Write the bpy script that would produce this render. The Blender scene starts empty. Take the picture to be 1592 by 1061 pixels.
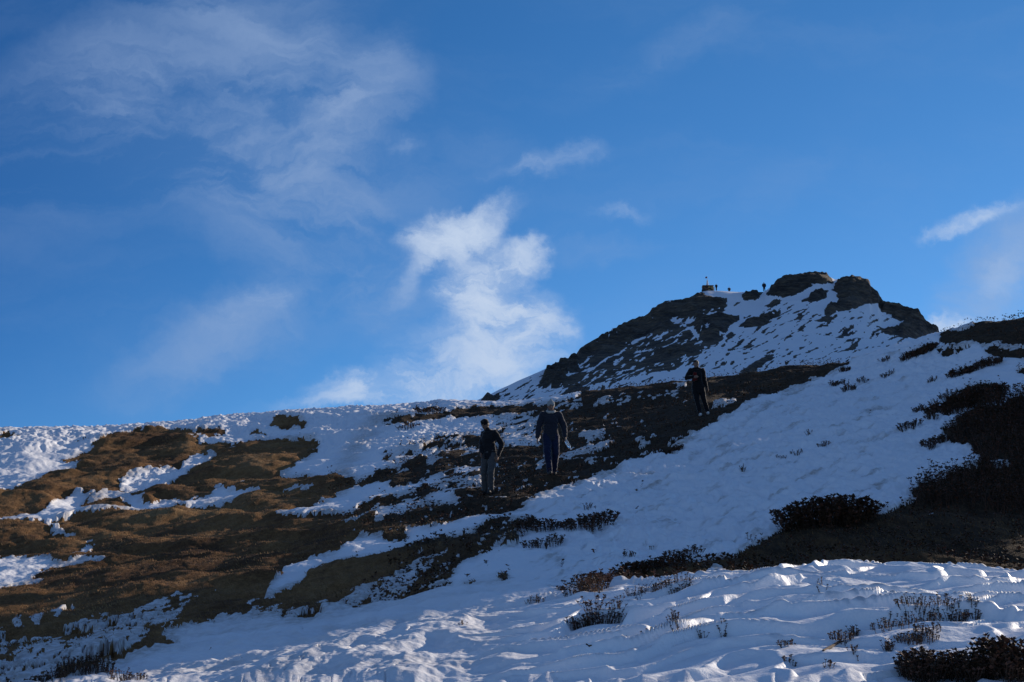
import bpy, bmesh, math, random, time
import numpy as np
from mathutils import Vector, Matrix
R = math.radians
scene = bpy.context.scene
COL = scene.collection
T0 = time.time()

# ---------------------------------------------------------------- camera
FPX, CX, CY, W, H = 2211.0, 796.0, 530.5, 1592.0, 1061.0
PITCH = R(12.0)
CP_, SP_ = math.cos(PITCH), math.sin(PITCH)
cam = bpy.data.cameras.new('camera'); cam.sensor_width = 36.0; cam.lens = 36.0 * FPX / W
cam.clip_start = 0.1; cam.clip_end = 20000
camo = bpy.data.objects.new('camera', cam); COL.objects.link(camo)
camo.location = (0, 0, 0); camo.rotation_euler = (R(90) + PITCH, 0, 0)
scene.camera = camo

# ---------------------------------------------------------------- sun, sky, exposure
SUN_AZ, SUN_EL = R(47.0), R(18.0)          # azimuth measured from the view direction (+Y) towards the right (+X)
sun = bpy.data.lights.new('sun', 'SUN'); sun.energy = 5.0; sun.angle = R(0.5); sun.color = (1.0, 0.86, 0.70)
suno = bpy.data.objects.new('sun', sun); COL.objects.link(suno)
sdir = Vector((math.sin(SUN_AZ) * math.cos(SUN_EL), math.cos(SUN_AZ) * math.cos(SUN_EL), math.sin(SUN_EL)))
suno.rotation_euler = sdir.to_track_quat('Z', 'Y').to_euler()
scene.view_settings.view_transform = 'Standard'; scene.view_settings.look = 'None'
scene.view_settings.exposure = 0.0; scene.view_settings.gamma = 1.0
scene.view_settings.use_curve_mapping = False

def px2ts(px, py):
    X = (np.asarray(px, float) - CX) / FPX; Y = (CY - np.asarray(py, float)) / FPX
    d = CP_ - Y * SP_
    return X / d, (SP_ + Y * CP_) / d
def ts2px(t, s):
    f = CP_ + s * SP_; u = -SP_ + s * CP_
    return CX + FPX * t / f, CY - FPX * u / f

SKY_STRENGTH = 0.10; SKY_TINT = (1.0, 1.0, 1.0); THINC = (2.9, 4.1, 6.4); THICKC = (5.4, 6.5, 8.3)
class NT:                                   # tiny helper for node trees
    def __init__(s, tree): s.t = tree; s.n = tree.nodes; s.l = tree.links
    def new(s, typ, **kw):
        n = s.n.new(typ)
        for k, v in kw.items(): setattr(n, k, v)
        return n
    def put(s, sock, v):
        if isinstance(v, bpy.types.NodeSocket): s.l.new(v, sock)
        elif v is not None: sock.default_value = v
    def math(s, op, a, b=None, c=None, clamp=False):
        n = s.new('ShaderNodeMath', operation=op, use_clamp=clamp)
        s.put(n.inputs[0], a); s.put(n.inputs[1], b); s.put(n.inputs[2], c)
        return n.outputs[0]
    def vmath(s, op, a, b=None, scale=None):
        n = s.new('ShaderNodeVectorMath', operation=op)
        s.put(n.inputs[0], a); s.put(n.inputs[1], b)
        if scale is not None: s.put(n.inputs['Scale'], scale)
        return n.outputs[1] if op in ('LENGTH', 'DISTANCE', 'DOT_PRODUCT') else n.outputs[0]
    def mix(s, f, a, b, blend='MIX'):
        n = s.new('ShaderNodeMix', data_type='RGBA', blend_type=blend)
        s.put(n.inputs[0], f); s.put(n.inputs[6], a); s.put(n.inputs[7], b)
        return n.outputs[2]
    def noise(s, vec, scale, detail=4, rough=.5, dist=0.0, color=False):
        n = s.new('ShaderNodeTexNoise'); s.put(n.inputs['Vector'], vec)
        n.inputs['Scale'].default_value = scale; n.inputs['Detail'].default_value = detail
        n.inputs['Roughness'].default_value = rough; n.inputs['Distortion'].default_value = dist
        return n.outputs['Color' if color else 'Fac']
    def ramp(s, f, stops):
        n = s.new('ShaderNodeValToRGB'); s.put(n.inputs[0], f); e = n.color_ramp.elements
        while len(e) < len(stops): e.new(0.5)
        for k, (p, c) in zip(e, stops):
            k.position = p; k.color = (c, c, c, 1) if not isinstance(c, tuple) else (*c, 1)
        return n.outputs[0]
    def smooth(s, f, a, b, c=0.0, d=1.0):
        n = s.new('ShaderNodeMapRange', interpolation_type='SMOOTHSTEP'); s.put(n.inputs[0], f)
        for i, v in zip((1, 2, 3, 4), (a, b, c, d)): n.inputs[i].default_value = v
        return n.outputs[0]

world = bpy.data.worlds.new('World'); scene.world = world; world.use_nodes = True
wn = NT(world.node_tree); wn.n.clear()
sky = wn.new('ShaderNodeTexSky', sky_type='NISHITA'); sky.sun_disc = False
sky.sun_elevation = SUN_EL; sky.sun_rotation = SUN_AZ
sky.altitude = 3600; sky.air_density = 1.0; sky.dust_density = 0.15; sky.ozone_density = 2.5
hs = wn.new('ShaderNodeHueSaturation'); hs.inputs['Saturation'].default_value = 1.24; hs.inputs['Value'].default_value = 1.30
wn.put(hs.inputs['Color'], sky.outputs[0])
# haze round the sun: the sky deepens with the angle away from it
tc0 = wn.new('ShaderNodeTexCoord'); sdot = wn.vmath('DOT_PRODUCT', tc0.outputs['Generated'], tuple(sdir))
skyc = wn.mix(1.0, hs.outputs[0], wn.ramp(sdot, [(0.38, (.46, .64, .81)), (0.60, (.78, .87, .94)), (0.74, (.97, .96, .98)), (1.0, (1.22, 1.06, 1.0))]), 'MULTIPLY')
tc = wn.new('ShaderNodeTexCoord'); sep = wn.new('ShaderNodeSeparateXYZ'); wn.put(sep.inputs[0], tc.outputs['Generated'])
yy = wn.math('MAXIMUM', sep.outputs[1], 0.25)
uu = wn.math('DIVIDE', sep.outputs[0], yy); vv = wn.math('DIVIDE', sep.outputs[2], yy)
cmb = wn.new('ShaderNodeCombineXYZ'); wn.put(cmb.inputs[0], uu); wn.put(cmb.inputs[1], vv)
P = cmb.outputs[0]
w1 = wn.vmath('SUBTRACT', wn.noise(P, 5.5, 4, .55, 0, True), (.5, .5, .5))
w2 = wn.vmath('SUBTRACT', wn.noise(P, 30, 6, .65, 0, True), (.5, .5, .5))
Pw = wn.vmath('ADD', P, wn.vmath('SCALE', w1, None, .075)); Pw = wn.vmath('ADD', Pw, wn.vmath('SCALE', w2, None, .036))
# cloud masses: centre, radii, tilt, strength (sizes as seen, placed by direction in the sky)
THIN = [(250,110,330,130,25,.50),(140,125,120,60,15,.34),(470,190,150,150,60,.62),(520,215,150,50,35,.5),(560,130,140,40,45,.30),
        (380,300,330,110,-38,.46),(560,390,160,60,-62,.44),(640,300,140,90,30,.20),(345,520,150,60,30,.42),(120,330,260,70,20,.14),
        (1560,420,60,210,-38,.85),(1050,60,230,40,28,.16),(930,385,90,22,10,.26),(760,230,120,40,-20,.14),(1180,300,420,45,42,.08),
        (410,40,200,28,-25,.34),(330,560,190,60,15,.22)]
THICK = [(700,368,74,40,16,1.7),(765,328,64,22,20,.6),(770,428,86,42,24,1.8),(820,400,44,36,0,.6),(778,495,88,50,-14,1.35),(845,500,50,48,0,.75),
         (790,560,100,64,0,.85),(715,585,100,64,0,.5),(590,614,90,34,8,.85),(660,622,140,32,0,.45),(520,645,110,14,6,.30),(885,243,50,20,12,.24),
         (820,268,70,16,0,.22),(962,326,48,14,5,.26),(1540,316,64,20,18,.72),(1480,345,50,12,20,.35),(1488,514,62,22,3,1.9),
         (385,495,64,34,20,.30),(640,430,60,22,70,.26),(510,170,66,24,30,.22),(630,232,40,22,0,.18),(1560,430,34,110,-38,.20)]
def blobs(Pin, L, pw):
    tot = None
    for (px, py, rx, ry, rot, a) in L:
        t, s_ = px2ts(px, py)
        m = wn.new('ShaderNodeMapping', vector_type='TEXTURE'); wn.put(m.inputs['Vector'], Pin)
        m.inputs['Location'].default_value = (float(t), float(s_), 0); m.inputs['Rotation'].default_value = (0, 0, R(rot))
        m.inputs['Scale'].default_value = (rx / FPX * 1.25, ry / FPX * 1.25, 1)
        r = wn.vmath('LENGTH', m.outputs[0]); k = wn.smooth(r, 1.25, 0.0, 0, a)
        tot = k if tot is None else wn.math('ADD', tot, k)
    return tot
mp = wn.new('ShaderNodeMapping'); wn.put(mp.inputs['Vector'], Pw); mp.inputs['Rotation'].default_value = (0, 0, R(-50)); mp.inputs['Scale'].default_value = (3.6, 12, 1)
nst = wn.noise(mp.outputs[0], 1.0, 10, .64, .5)
mp2 = wn.new('ShaderNodeMapping'); wn.put(mp2.inputs['Vector'], Pw); mp2.inputs['Rotation'].default_value = (0, 0, R(-12)); mp2.inputs['Scale'].default_value = (15, 30, 1)
ncl = wn.noise(mp2.outputs[0], 1.0, 10, .64, .35)
thin = wn.math('MULTIPLY', blobs(Pw, THIN, 1), wn.smooth(nst, .36, .66, .14, 1.85))
thin = wn.math('MULTIPLY', wn.math('SUBTRACT', 1, wn.math('POWER', 2.718, wn.math('MULTIPLY', thin, -1.0))), .80)
dk = blobs(Pw, THICK, 1)
thick = wn.math('MULTIPLY', dk, wn.smooth(ncl, .32, .66, .30, 1.7))
thick = wn.math('SUBTRACT', 1, wn.math('POWER', 2.718, wn.math('MULTIPLY', wn.math('POWER', thick, 1.25), -1.05)))
bgw = wn.math('MULTIPLY', wn.smooth(nst, .42, .80), .10)       # faint veil all over the sky
fr = wn.smooth(sep.outputs[1], .15, .5)
thin = wn.math('MAXIMUM', wn.math('MULTIPLY', thin, fr), bgw)
thick = wn.math('MULTIPLY', thick, fr)
far3 = wn.noise(wn.vmath('MULTIPLY', tc.outputs['Generated'], (1, 1, 2.0)), 2.1, 7, .6, .5)          # clouds added over the unseen sky to lift the ambient light
gate = wn.math('MAXIMUM', wn.math('MAXIMUM', wn.smooth(wn.math('ABSOLUTE', uu), .44, .75), wn.smooth(vv, .46, .75)), wn.smooth(sep.outputs[1], .5, .2))
gate = wn.math('MULTIPLY', gate, wn.smooth(sep.outputs[2], -.02, .06))
outc = wn.math('MULTIPLY', wn.math('MULTIPLY', wn.smooth(far3, .40, .66), .26), gate)
thick = wn.math('MAXIMUM', thick, outc)
sc1 = wn.mix(wn.math('MINIMUM', thin, 1), skyc, (THINC[0], THINC[1], THINC[2], 1))
sc2 = wn.mix(wn.math('MINIMUM', thick, 1), sc1, (THICKC[0], THICKC[1], THICKC[2], 1))
bg = wn.new('ShaderNodeBackground'); wn.put(bg.inputs[0], sc2); bg.inputs[1].default_value = SKY_STRENGTH
wo = wn.new('ShaderNodeOutputWorld'); wn.l.new(bg.outputs[0], wo.inputs[0])
# ---------------------------------------------------------------- noise
def _h(ix, iy, seed):
    n = (ix.astype(np.int64) * 374761393 + iy.astype(np.int64) * 668265263 + seed * 974634777) & 0xffffffff
    n = ((n ^ (n >> 13)) * 1274126177) & 0xffffffff
    return ((n ^ (n >> 16)) & 0xffff).astype(np.float32) * (2 * math.pi / 65536)
def perlin(x, y, seed=0):
    x = np.asarray(x, np.float32); y = np.asarray(y, np.float32)
    ix = np.floor(x); iy = np.floor(y); fx = x - ix; fy = y - iy
    u = fx * fx * fx * (fx * (fx * 6 - 15) + 10); v = fy * fy * fy * (fy * (fy * 6 - 15) + 10)
    def g(dx, dy):
        a = _h(ix + dx, iy + dy, seed)
        return np.cos(a) * (fx - dx) + np.sin(a) * (fy - dy)
    n0 = g(0, 0) * (1 - u) + g(1, 0) * u; n1 = g(0, 1) * (1 - u) + g(1, 1) * u
    return (n0 * (1 - v) + n1 * v) * 1.5
def fbm(x, y, o=4, seed=0, g=.5):
    a = 1.0; s = 0; f = 1.0
    for k in range(o):
        s = s + a * perlin(x * f, y * f, seed + k * 17); a *= g; f *= 2.03
    return s
def ridged(x, y, o=3, seed=0):
    a = 1.0; s = 0; f = 1.0
    for k in range(o):
        s = s + a * (1 - 2 * np.abs(perlin(x * f, y * f, seed + k * 17))); a *= .5; f *= 2.07
    return s
def sstep(x, a, b):
    t = np.clip((x - a) / (b - a), 0, 1); return t * t * (3 - 2 * t)
def pslopes(x, y):
    h = np.diff(x); d = np.diff(y) / h; m = np.zeros_like(y)
    w1 = 2 * h[1:] + h[:-1]; w2 = h[1:] + 2 * h[:-1]
    ok = d[:-1] * d[1:] > 0
    with np.errstate(divide='ignore', invalid='ignore'):
        hm = (w1 + w2) / (w1 / d[:-1] + w2 / d[1:])
    m[1:-1] = np.where(ok, hm, 0); m[0] = d[0]; m[-1] = d[-1]
    return m
def pchip(x, y, q):
    x = np.asarray(x, float); y = np.asarray(y, float); m = pslopes(x, y)
    i = np.clip(np.searchsorted(x, q, side='right') - 1, 0, len(x) - 2); h = x[i + 1] - x[i]; t = np.clip((q - x[i]) / h, 0, 1)
    t2 = t * t; t3 = t2 * t
    return (2*t3-3*t2+1)*y[i] + (t3-2*t2+t)*h*m[i] + (-2*t3+3*t2)*y[i+1] + (t3-t2)*h*m[i+1]

# ---------------------------------------------------------------- lie of the land: profile knots by bearing
NEARSKY = [(-3000,690),(-400,682),(-200,679),(0,675.5),(100,675),(200,672.5),(250,668),(300,662),(400,653),(450,651),(500,649),(560,646),(620,641),(680,636),
           (740,636),(800,635),(850,631),(900,622),(960,614),(1066,605),(1110,599),(1200,587),(1320,573),(1360,561),(1400,549),(1455,531),
           (1500,515),(1530,506),(1592,500),(1700,488),(1900,500),(2400,620),(3500,800),(6000,830)]
PEAKSKY = [(-3000,850),(-400,790),(0,745),(400,700),(600,668),(689,637.5),(720,632),(745,622),(780,606),(836,581),(854,573),(893,557),(902,543),(937,523),(959,511),
           (1001,498),(1014,485),(1034,472),(1063,470),(1075,463),(1089,457),(1100,455),(1120,455.5),(1145,457.5),(1187,458),(1195,453),(1204,446),(1213,440),
           (1235,435),(1255,430),(1268,428),(1285,431),(1297,438),(1310,438),(1323,434),(1339,438),(1352,442),(1354,452),(1365,457),(1368,469),(1380,474),
           (1393,478),(1411,487),(1429,493),(1436,503),(1441,511),(1459,520),(1462,530),(1480,545),(1560,610),(1700,700),(2400,800),(6000,860)]
CPX = [-3000,-400,0,200,400,600,800,1000,1130,1300,1450,1592,1800,2400,3500,6000]
def row(*v): return list(v)
KY = {'b': row(16,14,13,12,11,10,9.5,9,8.7,8.5,8.5,8.5,8.5,8.5,8.5,8.5),
      'sky': row(64,64,66,70,74,72,70,66,62,57,53,50,54,66,70,70),
      'pk': row(200,200,200,200,200,190,205,262,270,276,276,262,260,250,250,250)}
KP = {'b': [1062]*16,
      'c': row(1060,1050,1040,1025,1005,975,948,922,908,892,893,903,915,950,980,990),
      'd': row(1045,1030,1015,998,978,950,918,905,908,921,925,933,945,965,985,995),
      'e': row(985,962,945,928,912,882,848,850,848,832,830,838,860,920,960,980),
      'f': row(905,885,868,855,836,802,758,736,722,705,690,672,700,830,930,950),
      'g': row(838,812,798,792,775,738,702,672,650,648,640,620,640,780,900,930),
      'h': row(770,752,738,730,708,684,664,636,614,606,585,560,580,700,860,890)}
cols_px = np.concatenate([np.linspace(-3000, -420, 34), np.linspace(-380, -60, 40), np.arange(-50, 1642, 1.7), np.linspace(1650, 2000, 44), np.linspace(2040, 3000, 60), np.linspace(3080, 6000, 30)])
NC = len(cols_px)
T = (cols_px - CX) / FPX / 1.0
# a column is a bearing t = x/y; its pixel at height s drifts a little, which interp2 accounts for
def at_col(pxs, vals, s_guess, smooth=True):
    px, _ = ts2px(T, s_guess)
    return pchip(pxs, vals, px) if smooth else np.interp(px, pxs, vals)
def s_of(vals_py, pxs=CPX, smooth=True, it=3):
    s = np.full(NC, .1)
    for _ in range(it):
        px, _p = ts2px(T, s)
        py = pchip(pxs, vals_py, px) if smooth else np.interp(px, pxs, vals_py)
        Y = (CY - py) / FPX; s = (SP_ + Y * CP_) / (CP_ - Y * SP_)
    return s
ysky = at_col(CPX, KY['sky'], .16); ypk = at_col(CPX, KY['pk'], .24); yb = at_col(CPX, KY['b'], 0)
ssky = s_of([p for _, p in NEARSKY], [x for x, _ in NEARSKY], False)
spk = s_of([p for _, p in PEAKSKY], [x for x, _ in PEAKSKY], False)
one = np.ones(NC)
knots = []                                    # (y, z) per column
def K(y, s=None, z=None): knots.append((y * one, (y * s if z is None else z) * one))
K(0.4, z=-1.62); K(4.0, z=-1.15 - .35 * sstep(-cols_px, -900, 0)); K(yb, s_of(KP['b']))
for key, yk in (('c', 15), ('d', 17.5), ('e', 24), ('f', 33)): K(yk, s_of(KP[key]))
K(33 + (ysky - 33) * .27, s_of(KP['g'])); K(33 + (ysky - 33) * .60, s_of(KP['h']))
K(ysky, ssky); zsky = ysky * ssky
K(ysky * 1.2, z=zsky - .4); K(104, z=np.minimum(zsky + 1.5, 104 * (ssky - .03)))
smin = np.minimum(ssky, spk + .004)
K(138, smin - .006)
yf = 138.0
_w = np.exp(-np.linspace(-2.2, 2.2, 91) ** 2); _w /= _w.sum(); spks = np.convolve(np.pad(spk, 45, 'edge'), _w, 'valid')
for fr in (.5, .85): K(yf + fr * (ypk - yf), (smin - .006) * (1 - fr) + (spks if fr < .6 else .5 * spks + .5 * spk) * fr - .004 * math.sin(fr * 3.14))
K(ypk, spk); K(ypk + 12, z=ypk * spk - 4); K(ypk + 40, z=ypk * spk - 22); K(ypk + 400, z=-150)
KYm = np.array([k[0] for k in knots]); KZm = np.array([k[1] for k in knots])
SEG = [10, 34, 330, 60, 130, 130, 105, 90, 110, 22, 16, 10, 90, 75, 45, 8, 14, 24]
vv_ = np.concatenate([np.arange(n) / n + i for i, n in enumerate(SEG)] + [[len(SEG)]])
NR = len(vv_)
Yg = np.empty((NR, NC)); Zg = np.empty((NR, NC)); kidx = np.arange(len(KYm))
for c in range(NC):
    Yg[:, c] = np.interp(vv_, kidx, KYm[:, c]); Zg[:, c] = pchip(KYm[:, c], KZm[:, c], Yg[:, c])
Xg = Yg * T[None, :]
# unseen humps added beyond the right edge, shaped to shade slope and peak
ca, sa = math.cos(R(47)), math.sin(R(47)); pq_ = Xg * ca - Yg * sa; qq_ = Xg * sa + Yg * ca
q0 = 75 + (-pq_ - 12) * .7
h1 = 28 * np.exp(-((qq_ - q0) / 15) ** 2) * sstep(-pq_, 10.7, 12.0) * (1 - sstep(-pq_, 20, 25)) * sstep(T[None, :] * one[None, :], .375, .43)
h2 = 145 * np.exp(-((qq_ - 345) / 45) ** 2) * sstep(-pq_, 55, 85) * (1 - sstep(-pq_, 140, 165)) * sstep(T[None, :] * one[None, :], .385, .44)
hm_ = np.maximum(h1, h2); Zg = np.where(hm_ > 3, np.maximum(Zg, hm_), Zg)
PXg, PYg = ts2px(T[None, :] * one[None, :], Zg / Yg)
rowseg = vv_[:, None] * np.ones((1, NC))
FG = (rowseg < 3.6) & (PXg > 860); PK = rowseg >= 11.2
print('grid', NR, NC, time.time() - T0)

# ---------------------------------------------------------------- where snow lies (outlines traced on the hillside)
X0, Y0, RW, RH = -500, 380, 2700, 760
def raster(base, polys, blur=1.0):
    im = np.full((RH, RW), base, np.float32)
    for val, pts in polys:
        p = np.array(pts, float) - (X0, Y0)
        x0, x1 = int(max(0, p[:, 0].min())), int(min(RW, p[:, 0].max() + 2)); y0, y1 = int(max(0, p[:, 1].min())), int(min(RH, p[:, 1].max() + 2))
        if x1 <= x0 or y1 <= y0: continue
        gx, gy = np.meshgrid(np.arange(x0, x1) + .5, np.arange(y0, y1) + .5); ins = np.zeros(gx.shape, bool)
        for (ax, ay), (bx, by) in zip(p, np.roll(p, -1, 0)):
            if ay == by: continue
            cnd = (ay > gy) != (by > gy); ins ^= cnd & (gx < (bx - ax) * (gy - ay) / (by - ay) + ax)
        im[y0:y1, x0:x1][ins] = val
    return boxblur(im, blur)
def boxblur(im, r):
    r = int(round(r))
    if r < 1: return im
    for ax in (0, 1):
        for _ in range(2):
            pad = [(0, 0), (0, 0)]; pad[ax] = (r + 1, r); c = np.cumsum(np.pad(im, pad, 'edge'), ax, dtype=np.float64)
            n = im.shape[ax]; im = ((np.take(c, range(2 * r + 1, 2 * r + 1 + n), ax) - np.take(c, range(0, n), ax)) / (2 * r + 1)).astype(np.float32)
    return im
def sample(im, px, py):
    x = np.clip(px - X0 - .5, 0, RW - 2); y = np.clip(py - Y0 - .5, 0, RH - 2)
    ix = x.astype(int); iy = y.astype(int); fx = x - ix; fy = y - iy
    return (im[iy, ix] * (1 - fx) + im[iy, ix + 1] * fx) * (1 - fy) + (im[iy + 1, ix] * (1 - fx) + im[iy + 1, ix + 1] * fx) * fy
S, G = 1.0, 0.0
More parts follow.
